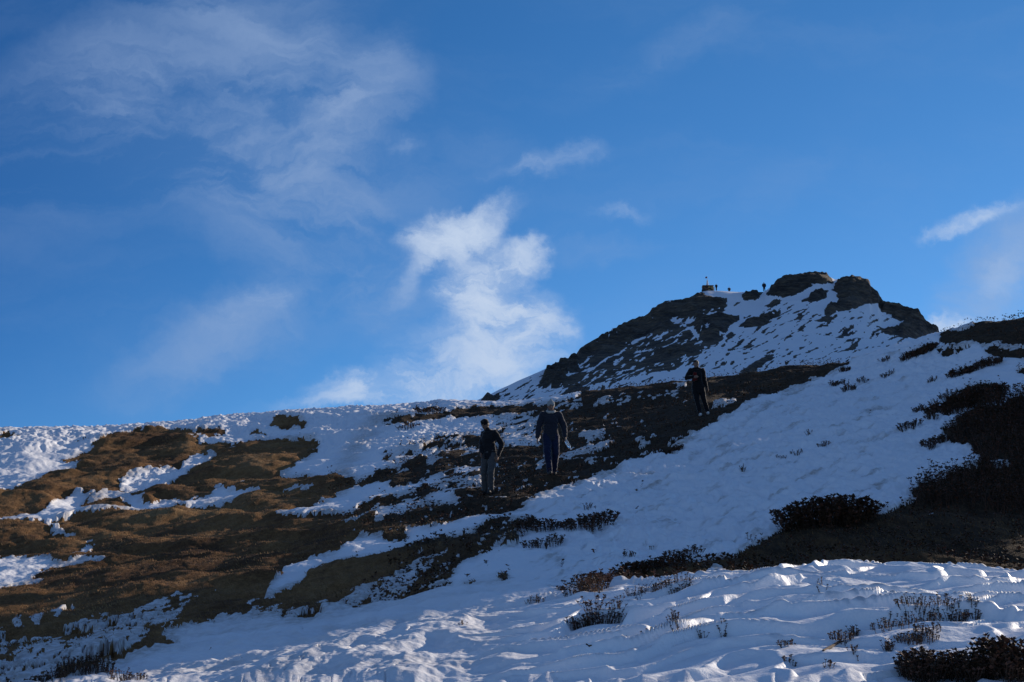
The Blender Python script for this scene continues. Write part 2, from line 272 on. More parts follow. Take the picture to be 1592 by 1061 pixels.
NEAR = [
 (S, [(-500,600),(900,560),(950,560),(900,620),(830,640),(790,660),(750,682),(745,690),(696,703),(671,710),(646,718),(634,730),(593,738),(571,747),(551,749),(531,746),(503,748),
      (475,741),(458,746),(435,747),(433,741),(456,733),(460,720),(483,708),(498,698),(493,692),(400,690),(372,700),(339,699),(309,701),(312,694),(304,686),(299,678),
      (289,671),(226,671),(191,678),(163,685),(146,694),(146,703),(125,706),(105,712),(94,720),(131,716),(121,725),(100,734),(83,740),(63,749),(38,758),(0,773),(-500,830)]),
 (G, [(-60,677),(15,677),(36,684),(20,688),(-60,692)]), (.3, [(90,688),(130,682),(160,682),(120,687)]),
 (G, [(422,656),(436,652),(462,653),(478,659),(476,668),(440,668),(425,664)]), (G, [(304,672),(355,677),(350,684),(306,685)]), (G, [(384,675),(400,672),(420,678),(395,680)]),
 (.45, [(285,686),(310,686),(312,694),(300,696)]),
 (G, [(591,664),(609,656),(644,653),(671,645),(701,640),(727,634),(800,633),(850,629),(960,612),(960,640),(870,637),(800,645),(762,650),(739,651),(689,651),(649,660),(624,668)]),
 (.2, [(608,645),(616,641),(622,645),(615,648)]), (.3, [(625,640),(665,634),(690,632),(685,640),(640,643)]),
 (S, [(339,713),(314,728),(296,740),(276,753),(251,761),(226,766),(191,768),(181,761),(191,750),(221,740),(251,733),(276,732),(289,723),(296,714),(322,710)]),
 (S, [(354,706),(368,703),(366,709),(357,711)]), (S, [(372,758),(382,750),(383,756),(376,760)]),
 (S, [(-500,850),(0,813),(63,803),(75,791),(100,776),(121,768),(151,776),(163,766),(181,768),(191,773),(221,776),(231,786),(251,776),(261,779),(289,778),(327,777),(334,764),
      (357,766),(400,769),(412,773),(400,778),(377,783),(339,791),(289,796),(279,789),(266,798),(226,801),(176,803),(138,808),(100,813),(83,816),(85,826),(95,836),(126,837),(116,841),
      (75,840),(75,818),(25,820),(-500,862)]),
 (S, [(430,769),(450,766),(460,764),(495,761),(480,766),(440,771)]),
 (G, [(123,786),(141,779),(181,778),(204,784),(201,791),(166,797),(128,801)]), (.1, [(194,770),(225,768),(228,774),(205,775)]),
 (S, [(123,856),(136,846),(151,850),(143,861),(108,869),(122,863)]),
 (S, [(0,865),(50,865),(60,871),(85,870),(75,879),(113,874),(141,871),(176,871),(151,880),(100,884),(83,891),(45,906),(78,905),(50,914),(0,925),(-500,990),(-500,900)]),
 (.35, [(55,893),(85,885),(110,880),(83,892),(45,905),(38,908)]),
 (.8, [(13,970),(25,966),(39,968),(30,977)]), (.9, [(41,966),(60,958),(67,964),(58,971)]), (.9, [(72,954),(85,946),(110,945),(95,952),(92,963),(80,960)]), (.9, [(110,941),(118,937),(121,940),(114,943)]),
 (.9, [(21,929),(28,927),(27,931)]), (.6, [(-40,985),(8,975),(14,983),(-20,1000)]), (.55, [(10,1008),(40,990),(40,1000),(20,1012)]),
 # left bottom snow with its ragged upper edge
 (.70, [(-500,1040),(0,1029),(15,1026),(30,1011),(40,1006),(60,1004),(85,1001),(113,1004),(141,996),(150,984),(180,972),(205,962),(226,952),(251,942),(276,932),(285,945),(275,965),(279,978),(262,982),
      (246,986),(221,1002),(200,1012),(176,1017),(161,1022),(120,1030),(95,1040),(90,1061),(60,1200),(-500,1200)]),
 (.52, [(88,979),(126,959),(148,959),(176,955),(226,945),(251,934),(276,926),(312,926),(289,941),(270,958),(225,966),(180,975),(150,985),(140,975),(120,975)]),
 (.55, [(0,990),(30,985),(85,985),(113,1004),(60,1004),(30,1011),(0,1029),(-100,1035),(-100,1000)]),
 (S, [(60,1200),(95,1061),(126,1052),(160,1046),(176,1037),(221,1021),(261,1011),(277,1000),(246,990),(276,984),(299,978),(327,974),(344,962),(382,962),(408,965),(450,969),(506,946),(561,943),(586,938),
      (601,930),(621,930),(649,923),(676,919),(699,913),(703,895),(708,882),(719,868),(744,863),(752,855),(800,844),(815,838),(825,779),(870,763),(913,748),(963,728),(988,713),(1026,701),(1076,683),(1101,668),(1127,653),(1152,638),
      (1184,623),(1207,615),(1225,604),(1245,603),(1262,593),(1280,588),(1318,574),(1330,540),(1460,490),(2200,440),(2200,1200)]),
 (.62, [(382,962),(400,942),(430,940),(460,950),(500,950),(560,943),(561,943),(506,948),(450,970),(408,967)]),
 (G, [(458,963),(480,955),(503,949),(500,956),(470,967)]),
 (.62, [(526,930),(561,908),(614,893),(635,880),(641,868),(676,864),(668,880),(652,895),(672,898),(695,890),(705,885),(700,912),(676,919),(640,925),(601,931),(560,945),(500,949)]),
 (G, [(621,930),(634,915),(650,909),(672,912),(690,914),(660,921),(640,924)]), (.15, [(640,908),(655,893),(668,878),(690,872),(712,874),(700,893),(670,905),(648,910)]),
 (.6, [(478,935),(490,925),(508,926),(500,938),(482,940)]),
 (G, [(716,914),(728,908),(738,908),(733,914)]), (G, [(774,902),(780,892),(792,891),(790,903),(780,906)]),
 # band above the brown wedge
 (S, [(408,925),(428,900),(440,885),(480,873),(521,868),(561,844),(586,841),(611,848),(634,840),(631,830),(646,824),(664,828),(689,821),(727,806),(752,798),(777,796),(800,793),(826,778),(900,800),(860,860),
      (810,850),(800,815),(790,808),(752,822),(737,833),(701,838),(651,848),(621,861),(576,873),(531,878),(500,885),(475,900),(438,918),(415,925)]),
 (.6, [(380,945),(408,925),(438,918),(425,928),(400,940)]),
 (.15, [(737,834),(760,822),(800,812),(832,808),(832,820),(800,832),(800,842),(765,852),(744,856)]),
 (S, [(428,815),(445,803),(478,791),(483,793),(508,787),(521,776),(551,763),(576,753),(591,748),(606,756),(609,766),(626,761),(651,751),(671,744),(699,743),(664,763),(651,771),(626,778),(596,783),(563,796),(546,806),(513,807),(475,813)]),
 (.9, [(518,823),(551,818),(561,811),(596,800),(614,796),(626,791),(646,785),(656,791),(666,781),(689,771),(701,776),(719,783),(689,791),(666,793),(651,798),(626,808),(586,815),(561,817),(538,827)]),
 (S, [(704,741),(714,731),(752,729),(737,741),(714,747)]), (.9, [(659,723),(671,718),(689,717),(666,727)]), (.9, [(712,708),(747,702),(747,707),(719,712)]),
 (.45, [(664,763),(699,743),(712,750),(750,745),(752,768),(700,775),(670,770)]),
 (.55, [(590,712),(620,695),(655,686),(696,678),(740,672),(748,690),(740,702),(690,708),(660,722),(640,722),(634,730),(600,728)]),
 (.22, [(651,702),(671,688),(690,682),(750,683),(750,698),(720,700),(690,697)]),
 (.6, [(760,655),(800,648),(848,640),(898,636),(880,647),(842,662),(838,690),(800,695),(765,698),(785,670)]),
 (S, [(785,690),(835,680),(834,693),(795,697)]), (S, [(903,683),(908,676),(936,673),(943,678),(921,684)]),
 (S, [(868,718),(873,711),(913,698),(956,689),(961,693),(941,701),(900,711),(883,718)]), (.8, [(905,723),(923,713),(936,718),(918,726)]), (.8, [(941,723),(958,717),(950,722)]),
 (.9, [(828,732),(845,721),(848,728)]), (.9, [(888,741),(900,737),(898,741)]), (.9, [(884,668),(897,668),(893,672)]), (.9, [(923,649),(948,648),(941,651)]),
 (.9, [(996,637),(1008,633),(1016,633),(1001,638)]), (.9, [(1041,619),(1044,614),(1059,613),(1054,620)]), (.9, [(1036,601),(1066,601),(1071,605),(1050,605)]), (.9, [(1062,628),(1066,622),(1074,622),(1071,629)]),
 (S, [(1101,635),(1122,630),(1147,623),(1147,628),(1114,638)]), (.85, [(993,699),(996,691),(1019,682),(1022,684),(1008,696)]), (.6, [(1068,680),(1076,671),(1090,672),(1085,682)]), (.5, [(1030,690),(1050,684),(1076,683),(1060,692)]),
 (.38, [(860,632),(900,624),(960,615),(1062,606),(1062,614),(1000,624),(940,634),(880,646)]),
 (G, [(1026,708),(1031,697),(1051,696),(1064,696),(1046,706),(1034,712)]),
 (.45, [(820,640),(850,640),(850,648),(828,650)]),
 # hollow and heath on the right
 (G, [(888,926),(900,915),(931,908),(961,901),(1009,891),(1051,884),(1084,878),(1122,876),(1139,866),(1177,848),(1200,838),(1240,830),(1245,820),(1368,806),(1398,801),(1406,790),(1426,783),(1418,769),
      (1453,756),(1476,746),(1491,738),(1521,733),(1525,721),(1521,711),(1509,703),(1483,696),(1468,686),(1463,676),(1478,666),(1501,653),(1521,638),(1544,640),(1564,635),(1592,622),(2200,560),(2200,1000),
      (1129,1000),(1129,906),(1114,898),(1096,903),(1076,908),(1034,913),(996,911),(981,908),(933,911),(908,926)]),
 (.8, [(1526,722),(1545,719),(1555,722),(1575,725),(1572,733),(1550,733),(1535,724)]), (S, [(1440,808),(1448,803),(1456,808)]),
 (.3, [(1473,587),(1490,578),(1540,562),(1558,562),(1520,577),(1490,590)]), (.2, [(1400,557),(1430,546),(1452,538),(1449,548),(1425,560)]),
 (G, [(1458,526),(1470,520),(1503,512),(1526,498),(1592,490),(2200,450),(2200,560),(1592,540),(1549,534),(1526,541),(1510,535),(1490,540),(1470,540)]),
 (.1, [(1526,550),(1560,541),(1592,545),(1700,545),(1700,580),(1592,562),(1550,560)]), (.3, [(1456,553),(1480,545),(1515,540),(1490,556),(1470,560)]), (.2, [(1577,578),(1640,560),(1640,580),(1592,584)]),
 (.25, [(1460,630),(1490,610),(1520,598),(1556,598),(1560,612),(1530,622),(1490,640),(1465,645)]),
]
PEAK = [
 (.62, [(722,640),(722,632),(836,583),(893,558),(880,592),(1000,580),(1060,600),(1060,660),(722,660)]),
 (.36, [(893,557),(985,535),(1023,518),(1060,503),(1089,528),(1133,511),(1120,535),(1080,560),(1040,577),(980,588),(900,602),(870,602)]),
 (.55, [(1120,540),(1133,515),(1165,510),(1210,500),(1205,520),(1160,542),(1125,548)]), (.6, [(1060,560),(1110,545),(1125,556),(1090,572),(1066,570)]),
 (.66, [(1075,470),(1130,462),(1190,462),(1240,470),(1300,475),(1420,500),(1400,520),(1300,545),(1180,545),(1130,500)]),
 (.70, [(1080,565),(1250,515),(1420,525),(1330,565),(1100,596)]),
 (.13, [(893,557),(902,540),(937,520),(959,505),(1001,492),(1014,478),(1034,465),(1063,465),(1089,452),(1097,459),(1109,464),(1133,464),(1129,479),(1122,488),(1153,491),(1133,511),(1110,527),(1089,528),(1080,512),(1060,503),(1023,518),(988,528),(985,535),(962,545),(931,556)]),
 (.75, [(1095,508),(1100,503),(1103,508),(1098,515)]), (.45, [(1085,483),(1120,477),(1125,484),(1095,492)]), (.5, [(1040,497),(1075,490),(1085,500),(1050,505)]),
 (G, [(836,600),(845,588),(854,573),(893,558),(900,568),(893,580),(880,592),(863,601)]), (G, [(739,632),(758,617),(778,609),(768,622),(750,634)]), (.05, [(878,610),(890,604),(915,604),(905,614),(885,617)]),
 (.1, [(1015,547),(1050,542),(1090,541),(1060,556),(1020,556)]),
 (.05, [(1152,510),(1160,500),(1190,492),(1215,482),(1213,492),(1190,505),(1165,512)]), (.05, [(1188,476),(1195,468),(1212,464),(1215,472),(1195,478)]), (G, [(1152,462),(1155,455),(1187,455),(1180,464),(1165,468),(1153,465)]),
 (.95, [(1190,462),(1205,462),(1185,480),(1160,492),(1130,486),(1150,478),(1178,472)]),
 (.2, [(1136,592),(1160,572),(1185,558),(1205,552),(1200,562),(1170,578),(1150,592)]),
 (.95, [(1099,457),(1150,459),(1130,463),(1108,463)]),
 (G, [(1190,460),(1200,445),(1213,434),(1235,428),(1255,424),(1268,422),(1285,425),(1297,434),(1297,440),(1260,441),(1262,446),(1245,455),(1220,461),(1200,460)]),
 (G, [(1243,467),(1265,455),(1288,452),(1287,463),(1270,468)]), (G, [(1291,452),(1302,437),(1323,428),(1339,432),(1356,436),(1358,450),(1372,454),(1376,466),(1364,472),(1349,473),(1328,481),(1283,489),(1283,480),(1304,471),(1323,469),(1302,464),(1304,457)]),
 (.9, [(1307,449),(1325,446),(1312,451)]), (.9, [(1305,466),(1322,464),(1322,469),(1306,469)]),
 (G, [(1367,471),(1380,470),(1400,474),(1415,482),(1435,488),(1445,503),(1452,510),(1470,516),(1470,530),(1443,526),(1406,524),(1385,529),(1402,520),(1364,518),(1376,513),(1393,511),(1409,499),(1393,497),(1385,490),(1372,485),(1367,476)]),
 (G, [(1306,547),(1327,533),(1358,524),(1341,531),(1316,547)]), (.1, [(1263,502),(1280,493),(1302,490),(1290,500)]), (.1, [(1241,517),(1245,508),(1258,508),(1250,516)]), (.15, [(1297,526),(1310,519),(1330,515),(1320,522)]),
]
FORE = []
rnear = raster(0.0, NEAR, 2); rpeak = raster(.97, PEAK, 1); rfore = raster(1.0, FORE, 1)
def rot(x, y, deg):
    c, s_ = math.cos(R(deg)), math.sin(R(deg)); return x * c + y * s_, -x * s_ + y * c
a1, b1 = rot(PXg, PYg, -17)
wx = 5.5 * fbm(a1 / 30, b1 / 11, 3, 5); wy = 3.0 * fbm(a1 / 34, b1 / 12, 3, 9)
mN = sample(rnear, PXg + wx, PYg + wy) 
mN = mN + (.17 + .14 * sstep(PYg, 870, 930) * (1 - sstep(PXg, 560, 720)) + .36 * (1 - np.abs(2 * np.clip(mN, 0, 1) - 1))) * fbm(a1 / 26, b1 / 5.5, 5, 21, .66)
mN = mN + .75 * sstep(PXg, 480, 640) * (1 - sstep(PXg, 960, 1060)) * sstep(PYg, 640, 660) * (1 - sstep(PYg, 860, 930)) * (1 - np.abs(2 * np.clip(mN, 0, 1) - 1) * .35) * (fbm(b1 / 4.2, a1 / 22, 4, 25, .6) + .16) * (mN < .9)
mNs = mN.copy()
edge_ = np.exp(-((np.clip(mN, -.3, 1.3) - .5) / .42) ** 2)
mN = mN + edge_ * (.34 * fbm(a1 / 9, b1 / 2.6, 3, 301, .7) + .16 * fbm(PXg / 3.0, PYg / 2.0, 2, 305, .6))
a2, b2 = rot(PXg, PYg, -27)
mP = sample(rpeak, PXg + .5 * wx, PYg + .5 * wy) + .34 * fbm(a2 / 30, b2 / 5.0, 4, 31, .6) + .26 * fbm(a2 / 10, b2 / 2.4, 3, 35, .65)
mF = sample(rfore, PXg + .6 * wx, PYg + .6 * wy) + .10 * fbm(a1 / 12, b1 / 5, 3, 41)
M = np.where(PK, mP, np.where(FG, mF, mN)); Ms = np.where(FG, mF, mNs)
# snow lies on the hidden saddle and beyond as well
SNOW = M > .5
soft = np.where(FG, 1.0, sample(boxblur(rnear, 7), PXg, PYg))
print('masks', time.time() - T0)

# ---------------------------------------------------------------- relief
D = np.zeros_like(Zg)
near = ~PK
x, y = Xg, Yg
fgw = 1 - sstep(rowseg, 3.0, 4.2)                                  # foreground bank
fgw = fgw * sstep(PXg, 640, 1000) + fgw * .0
fgw2 = (1 - sstep(rowseg, 3.0, 5.0))
# wind-cut terraces (sastrugi)
xa, ya = rot(x, y, 16)
u = ya * 1.75 + 1.6 * fbm(xa * .40, ya * .50, 3, 51, .5) + .06 * fbm(xa * 1.8, ya * 2.0, 3, 57, .5) + .06 * xa
fu = u - np.floor(u)
riser = sstep(fu, .0, .12)
amp = .095 * np.clip(1 + .9 * fbm(x * .8, y * .8, 2, 61), .15, 1.3)
terr = (np.floor(u) + riser - u) * 1.0
u2 = ya * 2.1 + 1.5 * fbm(xa * .75, ya * 1.1, 3, 71, .5) + .3 * xa; f2 = u2 - np.floor(u2)
terr2 = np.floor(u2) + sstep(f2, 0, .2) - u2
lip = np.exp(-((fu - .14) / .035) ** 2) * .22
amp = amp * (.55 + .45 * sstep(Yg, 8.6, 10.5))
D += fgw * (amp * (terr + lip) + .038 * terr2 * (1 + fbm(x * .7, y * .7, 2, 77)) + .05 * fbm(x * .5, y * .5, 3, 81) + .003 * fbm(x * 6, y * 6, 2, 83))
# trodden, crumbly snow elsewhere
g1 = near & True
mid = sstep(rowseg, 3.0, 4.2) * near + (1 - fgw) * (rowseg < 3.6) * near
mid = np.clip(mid, 0, 1)
snowm = sstep(Ms, .30, .85)
lump = np.clip(ridged(x * 1.1, y * .8, 4, 91) - .1, -.6, 2)
crumb = ridged(x * 3.1, y * 2.1, 3, 95)
bandL = sstep(-PYg + .0 * PXg, -716, -690) * (1 - sstep(PXg, 640, 820)) * (rowseg > 5)
bandL = np.clip(bandL + .8 * sstep(-np.abs(PYg - 742), -40, -8) * (PXg > 170) * (1 - sstep(PXg, 330, 350)) * (rowseg > 5), 0, 1)
nr_ = .35 + .65 * sstep(Yg, 16, 40)
thk_ = .35 + .65 * sstep(Yg, 17, 30)
D += mid * snowm * (.055 * thk_ + nr_ * .022 * lump + nr_ * .012 * crumb + .03 * fbm(x * 1.9, y * 1.1, 4, 97) + .04 * fbm(x * .8 + y * .3, y * .5, 3, 98) + .045 * fbm(x * .35, y * .35, 3, 99))
fld = sstep(PXg, 820, 960) * (1 - sstep(PXg, 1480, 1560)) * (rowseg > 3.8)
D += mid * snowm * fld * (.035 * crumb + .02 * fbm(x * 6, y * 4, 2, 311) + .03 * lump)
pits = np.clip(perlin(x * 2.3, y * 1.7, 331) - .30, 0, 1) * sstep(fbm(x * .3, y * .2, 2, 333), -.15, .25)
D -= mid * snowm * sstep(Yg, 17, 22) * .14 * pits
D += mid * snowm * bandL * (.045 * lump + .035 * crumb)
cr = sstep(PYg, 860, 960) * (1 - sstep(PXg, 700, 1000))           # broken crust low on the left
D += mid * snowm * cr * (.014 * lump + .009 * crumb + .05 * fbm(x * 1.4, y * .9, 3, 101))
# tussocky ground
gr = mid * (1 - snowm)
D += gr * (.04 * ridged(x * .45, y * .6, 2, 113) * sstep(Yg, 16, 30) + .05 * fbm(x * 1.2, y * .9, 3, 111) + .012 * fbm(x * 4.5, y * 3.5, 3, 115) + .12 * fbm(x * .42 + y * .12, y * .42, 2, 116) + .05 * np.abs(fbm(x * .7, y * .7, 2, 117)))
moundw = sstep(-PXg, -760, -520) * (rowseg > 4) * near
moundw = moundw * sstep(Yg, 22, 44)
D += moundw * (.18 * (1 - soft) * sstep(ysky - Yg, 1, 8) + .20 * fbm(x * .33, y * .26, 3, 121) * sstep(ysky - Yg, 1, 8))
D += near * sstep(rowseg, 3.4, 4.4) * (1 - sstep(rowseg, 8.2, 9)) * .10 * fbm(x * .2, y * .16, 3, 131)
# trodden track across the slope
tr = np.exp(-((PYg - (612 - (PXg - 1240) * .62)) / 5.0) ** 2) * (PXg > 1070) * (PXg < 1300) * near
D -= tr * .05 * snowm
# the peak: strata and crags
pw = sstep(rowseg, 11.2, 12.2)
rockm = sstep(-sample(boxblur(rpeak, 3), PXg + .5 * wx, PYg + .5 * wy), -.36, -.06) * pw
st_ = ya * 0 + Zg * .55 + x * .16 + 1.2 * fbm(x * .05, y * .05, 4, 141); fs = st_ - np.floor(st_)
fade = sstep(np.abs(rowseg - 15), .0, .5) * .82 + .18
D += rockm * fade * (.5 + .75 * (np.floor(st_) + sstep(fs, 0, .3) - st_) + .35 * fbm(a2 / 40, b2 / 10, 3, 151, .5) + .16 * ridged(a2 / 16, b2 / 4, 2, 155))
D += pw * fade * (.35 * fbm(x * .08, y * .08, 4, 161) + .05 * fbm(x * .4, y * .2, 2, 165))
Z = Zg + D
print('relief', time.time() - T0)

def ground_hit(px, py, lo=2.0):
    """first point of the ground seen along the ray through (px, py)"""
    t, s_ = px2ts(px, py); c = int(np.argmin(np.abs(T - t)))
    s = Z[:, c] / Yg[:, c]; ok = np.where((s >= s_) & (vv_ > lo))[0]
    if len(ok) == 0: k = int(np.argmax(np.where(vv_ > lo, s, -9))); return Vector((t * Yg[k, c], Yg[k, c], Z[k, c]))
    k = ok[0]; s0, s1 = s[k - 1], s[k]; f = 0 if s1 == s0 else np.clip((s_ - s0) / (s1 - s0), 0, 1)
    yq = Yg[k - 1, c] * (1 - f) + Yg[k, c] * f
    return Vector((float(t * yq), float(yq), float(Z[k - 1, c] * (1 - f) + Z[k, c] * f)))
def ground_z(xq, yq):
    c = int(np.argmin(np.abs(T - xq / yq))); return float(np.interp(yq, Yg[:, c], Z[:, c]))

# ---------------------------------------------------------------- materials
def mat(name):
    m = bpy.data.materials.new(name); m.use_nodes = True; n = NT(m.node_tree)
    b = n.n['Principled BSDF']; return m, n, b
def plain(name, col, rough=.8, var=.25, scale=30, bump=0.0, metallic=0.0):
    m, n, b = mat(name); tcn = n.new('ShaderNodeTexCoord'); f = n.noise(tcn.outputs['Object'], scale, 4, .6)
    c = n.ramp(f, [(.25, tuple(v * (1 - var) for v in col)), (.75, tuple(min(1, v * (1 + var)) for v in col))])
    n.put(b.inputs['Base Color'], c); b.inputs['Roughness'].default_value = rough; b.inputs['Metallic'].default_value = metallic
    if bump:
        bn = n.new('ShaderNodeBump'); bn.inputs['Strength'].default_value = .6; bn.inputs['Distance'].default_value = bump
        n.put(bn.inputs['Height'], f); n.put(b.inputs['Normal'], bn.outputs[0])
    return m
def snow_mat(name, big=False):
    m, n, b = mat(name); tcn = n.new('ShaderNodeTexCoord').outputs['Object']
    at = n.new('ShaderNodeAttribute', attribute_name='dirt').outputs['Fac']
    d = n.noise(tcn, .9 if not big else .12, 6, .65); d2 = n.noise(tcn, 9 if not big else 1.2, 4, .6)
    k = n.smooth(n.math('ADD', at, n.math('MULTIPLY', n.math('SUBTRACT', d, .5), .9)), .25, 1.0, 0, .75)
    k = n.math('MULTIPLY', k, n.smooth(d2, .3, .65, .35, 1))
    base = n.mix(d2, (.85, .86, .88, 1), (.92, .925, .94, 1)); c = n.mix(k, base, (.30, .24, .18, 1))
    n.put(b.inputs['Base Color'], c); b.inputs['Roughness'].default_value = .55; b.inputs['Specular IOR Level'].default_value = .3
    bn = n.new('ShaderNodeBump'); bn.inputs['Strength'].default_value = .55; bn.inputs['Distance'].default_value = .02 if not big else .25
    hh = n.math('ADD', n.noise(tcn, 14 if not big else 1.3, 5, .62), n.math('MULTIPLY', n.noise(tcn, 3.5 if not big else .35, 3, .5), 1.5))
    n.put(bn.inputs['Height'], hh); n.put(b.inputs['Normal'], bn.outputs[0]); return m
def ground_mat(name):
    m, n, b = mat(name); tcn = n.new('ShaderNodeTexCoord').outputs['Object']
    mpn = n.new('ShaderNodeMapping'); n.put(mpn.inputs['Vector'], tcn); mpn.inputs['Scale'].default_value = (1, .45, 1)
    at = n.new('ShaderNodeAttribute', attribute_name='heath').outputs['Fac']
    d = n.noise(mpn.outputs[0], .55, 6, .65); d2 = n.noise(mpn.outputs[0], 6, 6, .7); d3 = n.noise(tcn, 30, 4, .6)
    dl = n.noise(tcn, .16, 4, .6)
    grass = n.ramp(n.math('ADD', n.math('MULTIPLY', dl, .35), n.math('ADD', n.math('MULTIPLY', d, .35), n.math('MULTIPLY', d2, .3))), [(.34, (.050, .028, .017)), (.45, (.145, .072, .030)), (.53, (.28, .148, .058)), (.64, (.38, .235, .105))])
    heath = n.ramp(d2, [(.3, (.030, .021, .014)), (.5, (.070, .046, .028)), (.72, (.13, .080, .043))])
    k = n.smooth(n.math('ADD', at, n.math('MULTIPLY', n.math('SUBTRACT', d, .5), 1.2)), .3, .75)
    c = n.mix(k, grass, heath); c = n.mix(n.smooth(d3, .3, .7, .0, .45), c, (.01, .008, .006, 1))
    n.put(b.inputs['Base Color'], c); b.inputs['Roughness'].default_value = 1.0; b.inputs['Specular IOR Level'].default_value = .1
    bn = n.new('ShaderNodeBump'); bn.inputs['Strength'].default_value = .9; bn.inputs['Distance'].default_value = .04
    n.put(bn.inputs['Height'], n.math('ADD', d2, n.math('MULTIPLY', d3, .6))); n.put(b.inputs['Normal'], bn.outputs[0]); return m
def rock_mat(name):
    m, n, b = mat(name); tcn = n.new('ShaderNodeTexCoord').outputs['Object']
    mpn = n.new('ShaderNodeMapping'); n.put(mpn.inputs['Vector'], tcn); mpn.inputs['Scale'].default_value = (.6, .6, 2.2); mpn.inputs['Rotation'].default_value = (R(20), R(-14), 0)
    d = n.noise(mpn.outputs[0], .22, 7, .68); d2 = n.noise(mpn.outputs[0], 1.1, 6, .65, .3)
    c = n.ramp(n.math('ADD', n.math('MULTIPLY', d, .5), n.math('MULTIPLY', d2, .5)), [(.38, (.018, .014, .012)), (.48, (.055, .042, .030)), (.56, (.11, .082, .052)), (.68, (.25, .18, .105))])
    n.put(b.inputs['Base Color'], c); b.inputs['Roughness'].default_value = .95
    bn = n.new('ShaderNodeBump'); bn.inputs['Strength'].default_value = 1.0; bn.inputs['Distance'].default_value = .8
    n.put(bn.inputs['Height'], n.math('ADD', d2, d)); n.put(b.inputs['Normal'], bn.outputs[0]); return m
M_snow = snow_mat('snow'); M_psnow = snow_mat('mountain snow', True); M_ground = ground_mat('turf and heath'); M_rock = rock_mat('mountain rock')

# ---------------------------------------------------------------- split the grid into the pieces of the setting
dirt = np.clip(.95 - M, 0, 1) * (~FG) * near
dirt = np.where(near & ~FG, np.clip(1 - sample(boxblur(rnear, 6), PXg, PYg), 0, 1) * 1.3, 0) + np.where(tr > .1, .45 * tr, 0)
gul = np.exp(-((PXg - (520 + (745 - PYg) * .75)) / 26) ** 2) * (PYg < 750) * (PYg > 650) * near * (rowseg > 5); dirt += .55 * gul
dirt += .5 * cr * near
dirt += near * (rowseg > 3.8) * .75 * np.clip(fbm(a1 / 60, b1 / 9, 4, 321, .6) - .02, 0, 1) * sstep(PXg, 700, 850) * (1 - sstep(PXg, 1350, 1500)) + near * (rowseg > 3.8) * .12
heathf = np.where(near, np.clip(sstep(PXg, 380, 700) * .55 + .25 * (1 - sstep(PYg, 770, 900)) * sstep(PXg, 200, 500), 0, 1), 0)
hp = raster(0, [(1, [(1200,800),(1300,775),(1370,790),(1420,765),(1480,660),(1592,600),(2200,560),(2200,860),(1592,812),(1500,800),(1400,800),(1250,822)]),
                (1, [(1380,570),(1455,520),(1530,495),(2200,440),(2200,600),(1470,600)]),
                (.35, [(0,660),(200,660),(480,640),(480,672),(290,676),(200,690),(0,700)]), (.9, [(550,640),(760,625),(1000,600),(1060,600),(1060,660),(900,650),(760,652),(560,680)]),
                (.1, [(1100,640),(1110,600),(1330,565),(1330,590),(1200,625)]), (.0, [(0,880),(360,850),(420,860),(380,900),(0,990)])], 10)
heathf = np.clip(np.maximum(heathf, sample(hp, PXg, PYg)), 0, 1)
idx = np.arange(NR * NC, dtype=np.int32).reshape(NR, NC)
Q = np.stack([idx[:-1, :-1], idx[:-1, 1:], idx[1:, 1:], idx[1:, :-1]], -1).reshape(-1, 4)
Mc = (M[:-1, :-1] + M[1:, 1:] + M[:-1, 1:] + M[1:, :-1]).ravel() / 4
pkc = PK[:-1, :-1].ravel(); CO = np.stack([Xg, Yg, Z], -1).reshape(-1, 3).astype(np.float32)
def grid_part(name, sel, material, label, attrs=()):
    q = Q[sel]; vs, inv = np.unique(q, return_inverse=True); me = bpy.data.meshes.new(name)
    me.vertices.add(len(vs)); me.vertices.foreach_set('co', CO[vs].ravel())
    me.loops.add(len(q) * 4); me.loops.foreach_set('vertex_index', inv.astype(np.int32).ravel())
    me.polygons.add(len(q)); me.polygons.foreach_set('loop_start', np.arange(0, len(q) * 4, 4, dtype=np.int32))
    me.polygons.foreach_set('use_smooth', np.ones(len(q), bool)); me.update(calc_edges=True)
    for an, arr in attrs:
        a = me.attributes.new(an, 'FLOAT', 'POINT'); a.data.foreach_set('value', arr.ravel()[vs].astype(np.float32))
    me.materials.append(material); o = bpy.data.objects.new(name, me); COL.objects.link(o)
    o['kind'] = 'structure'; o['label'] = label; return o
sn = Mc > .5
def inpoly(pts):
    r = raster(0.0, [(1, pts)], 0); return (sample(r, PXg, PYg)[:-1, :-1].ravel() > .5)
K7 = inpoly([(1185,466),(1190,440),(1250,415),(1300,425),(1300,442),(1262,450),(1222,466)]); K9 = inpoly([(1280,492),(1283,474),(1296,470),(1288,452),(1302,430),(1360,425),(1380,468),(1366,474),(1330,484)])
K10 = inpoly([(1364,473),(1374,462),(1420,470),(1480,510),(1480,534),(1380,534),(1360,518)]); K2 = inpoly([(832,603),(850,570),(893,552),(903,568),(880,595),(863,604)])
rk = pkc & ~sn
grid_part('snow_field', ~pkc & sn, M_snow, 'wind carved and trodden snow lying over the near hillside', [('dirt', dirt)])
grid_part('hillside', ~pkc & ~sn, M_ground, 'brown winter turf and dark heath showing between the snow patches', [('heath', heathf)])
grid_part('mountain_snow', pkc & sn, M_psnow, 'blue shaded snow on the face of the far peak', [('dirt', dirt)])
for nm, msk, lb in (('summit_crag', K7, 'dark rounded crag forming the highest point of the peak'), ('overhanging_crag', K9, 'blocky dark crag with stepped right side beside the summit'),
                    ('ridge_crag', K10, 'dark rocky ridge stepping down to the right below the blocky crag'), ('rock_buttress', K2, 'smooth dark buttress low on the left skyline of the peak')):
    grid_part(nm, rk & msk, M_rock, lb)
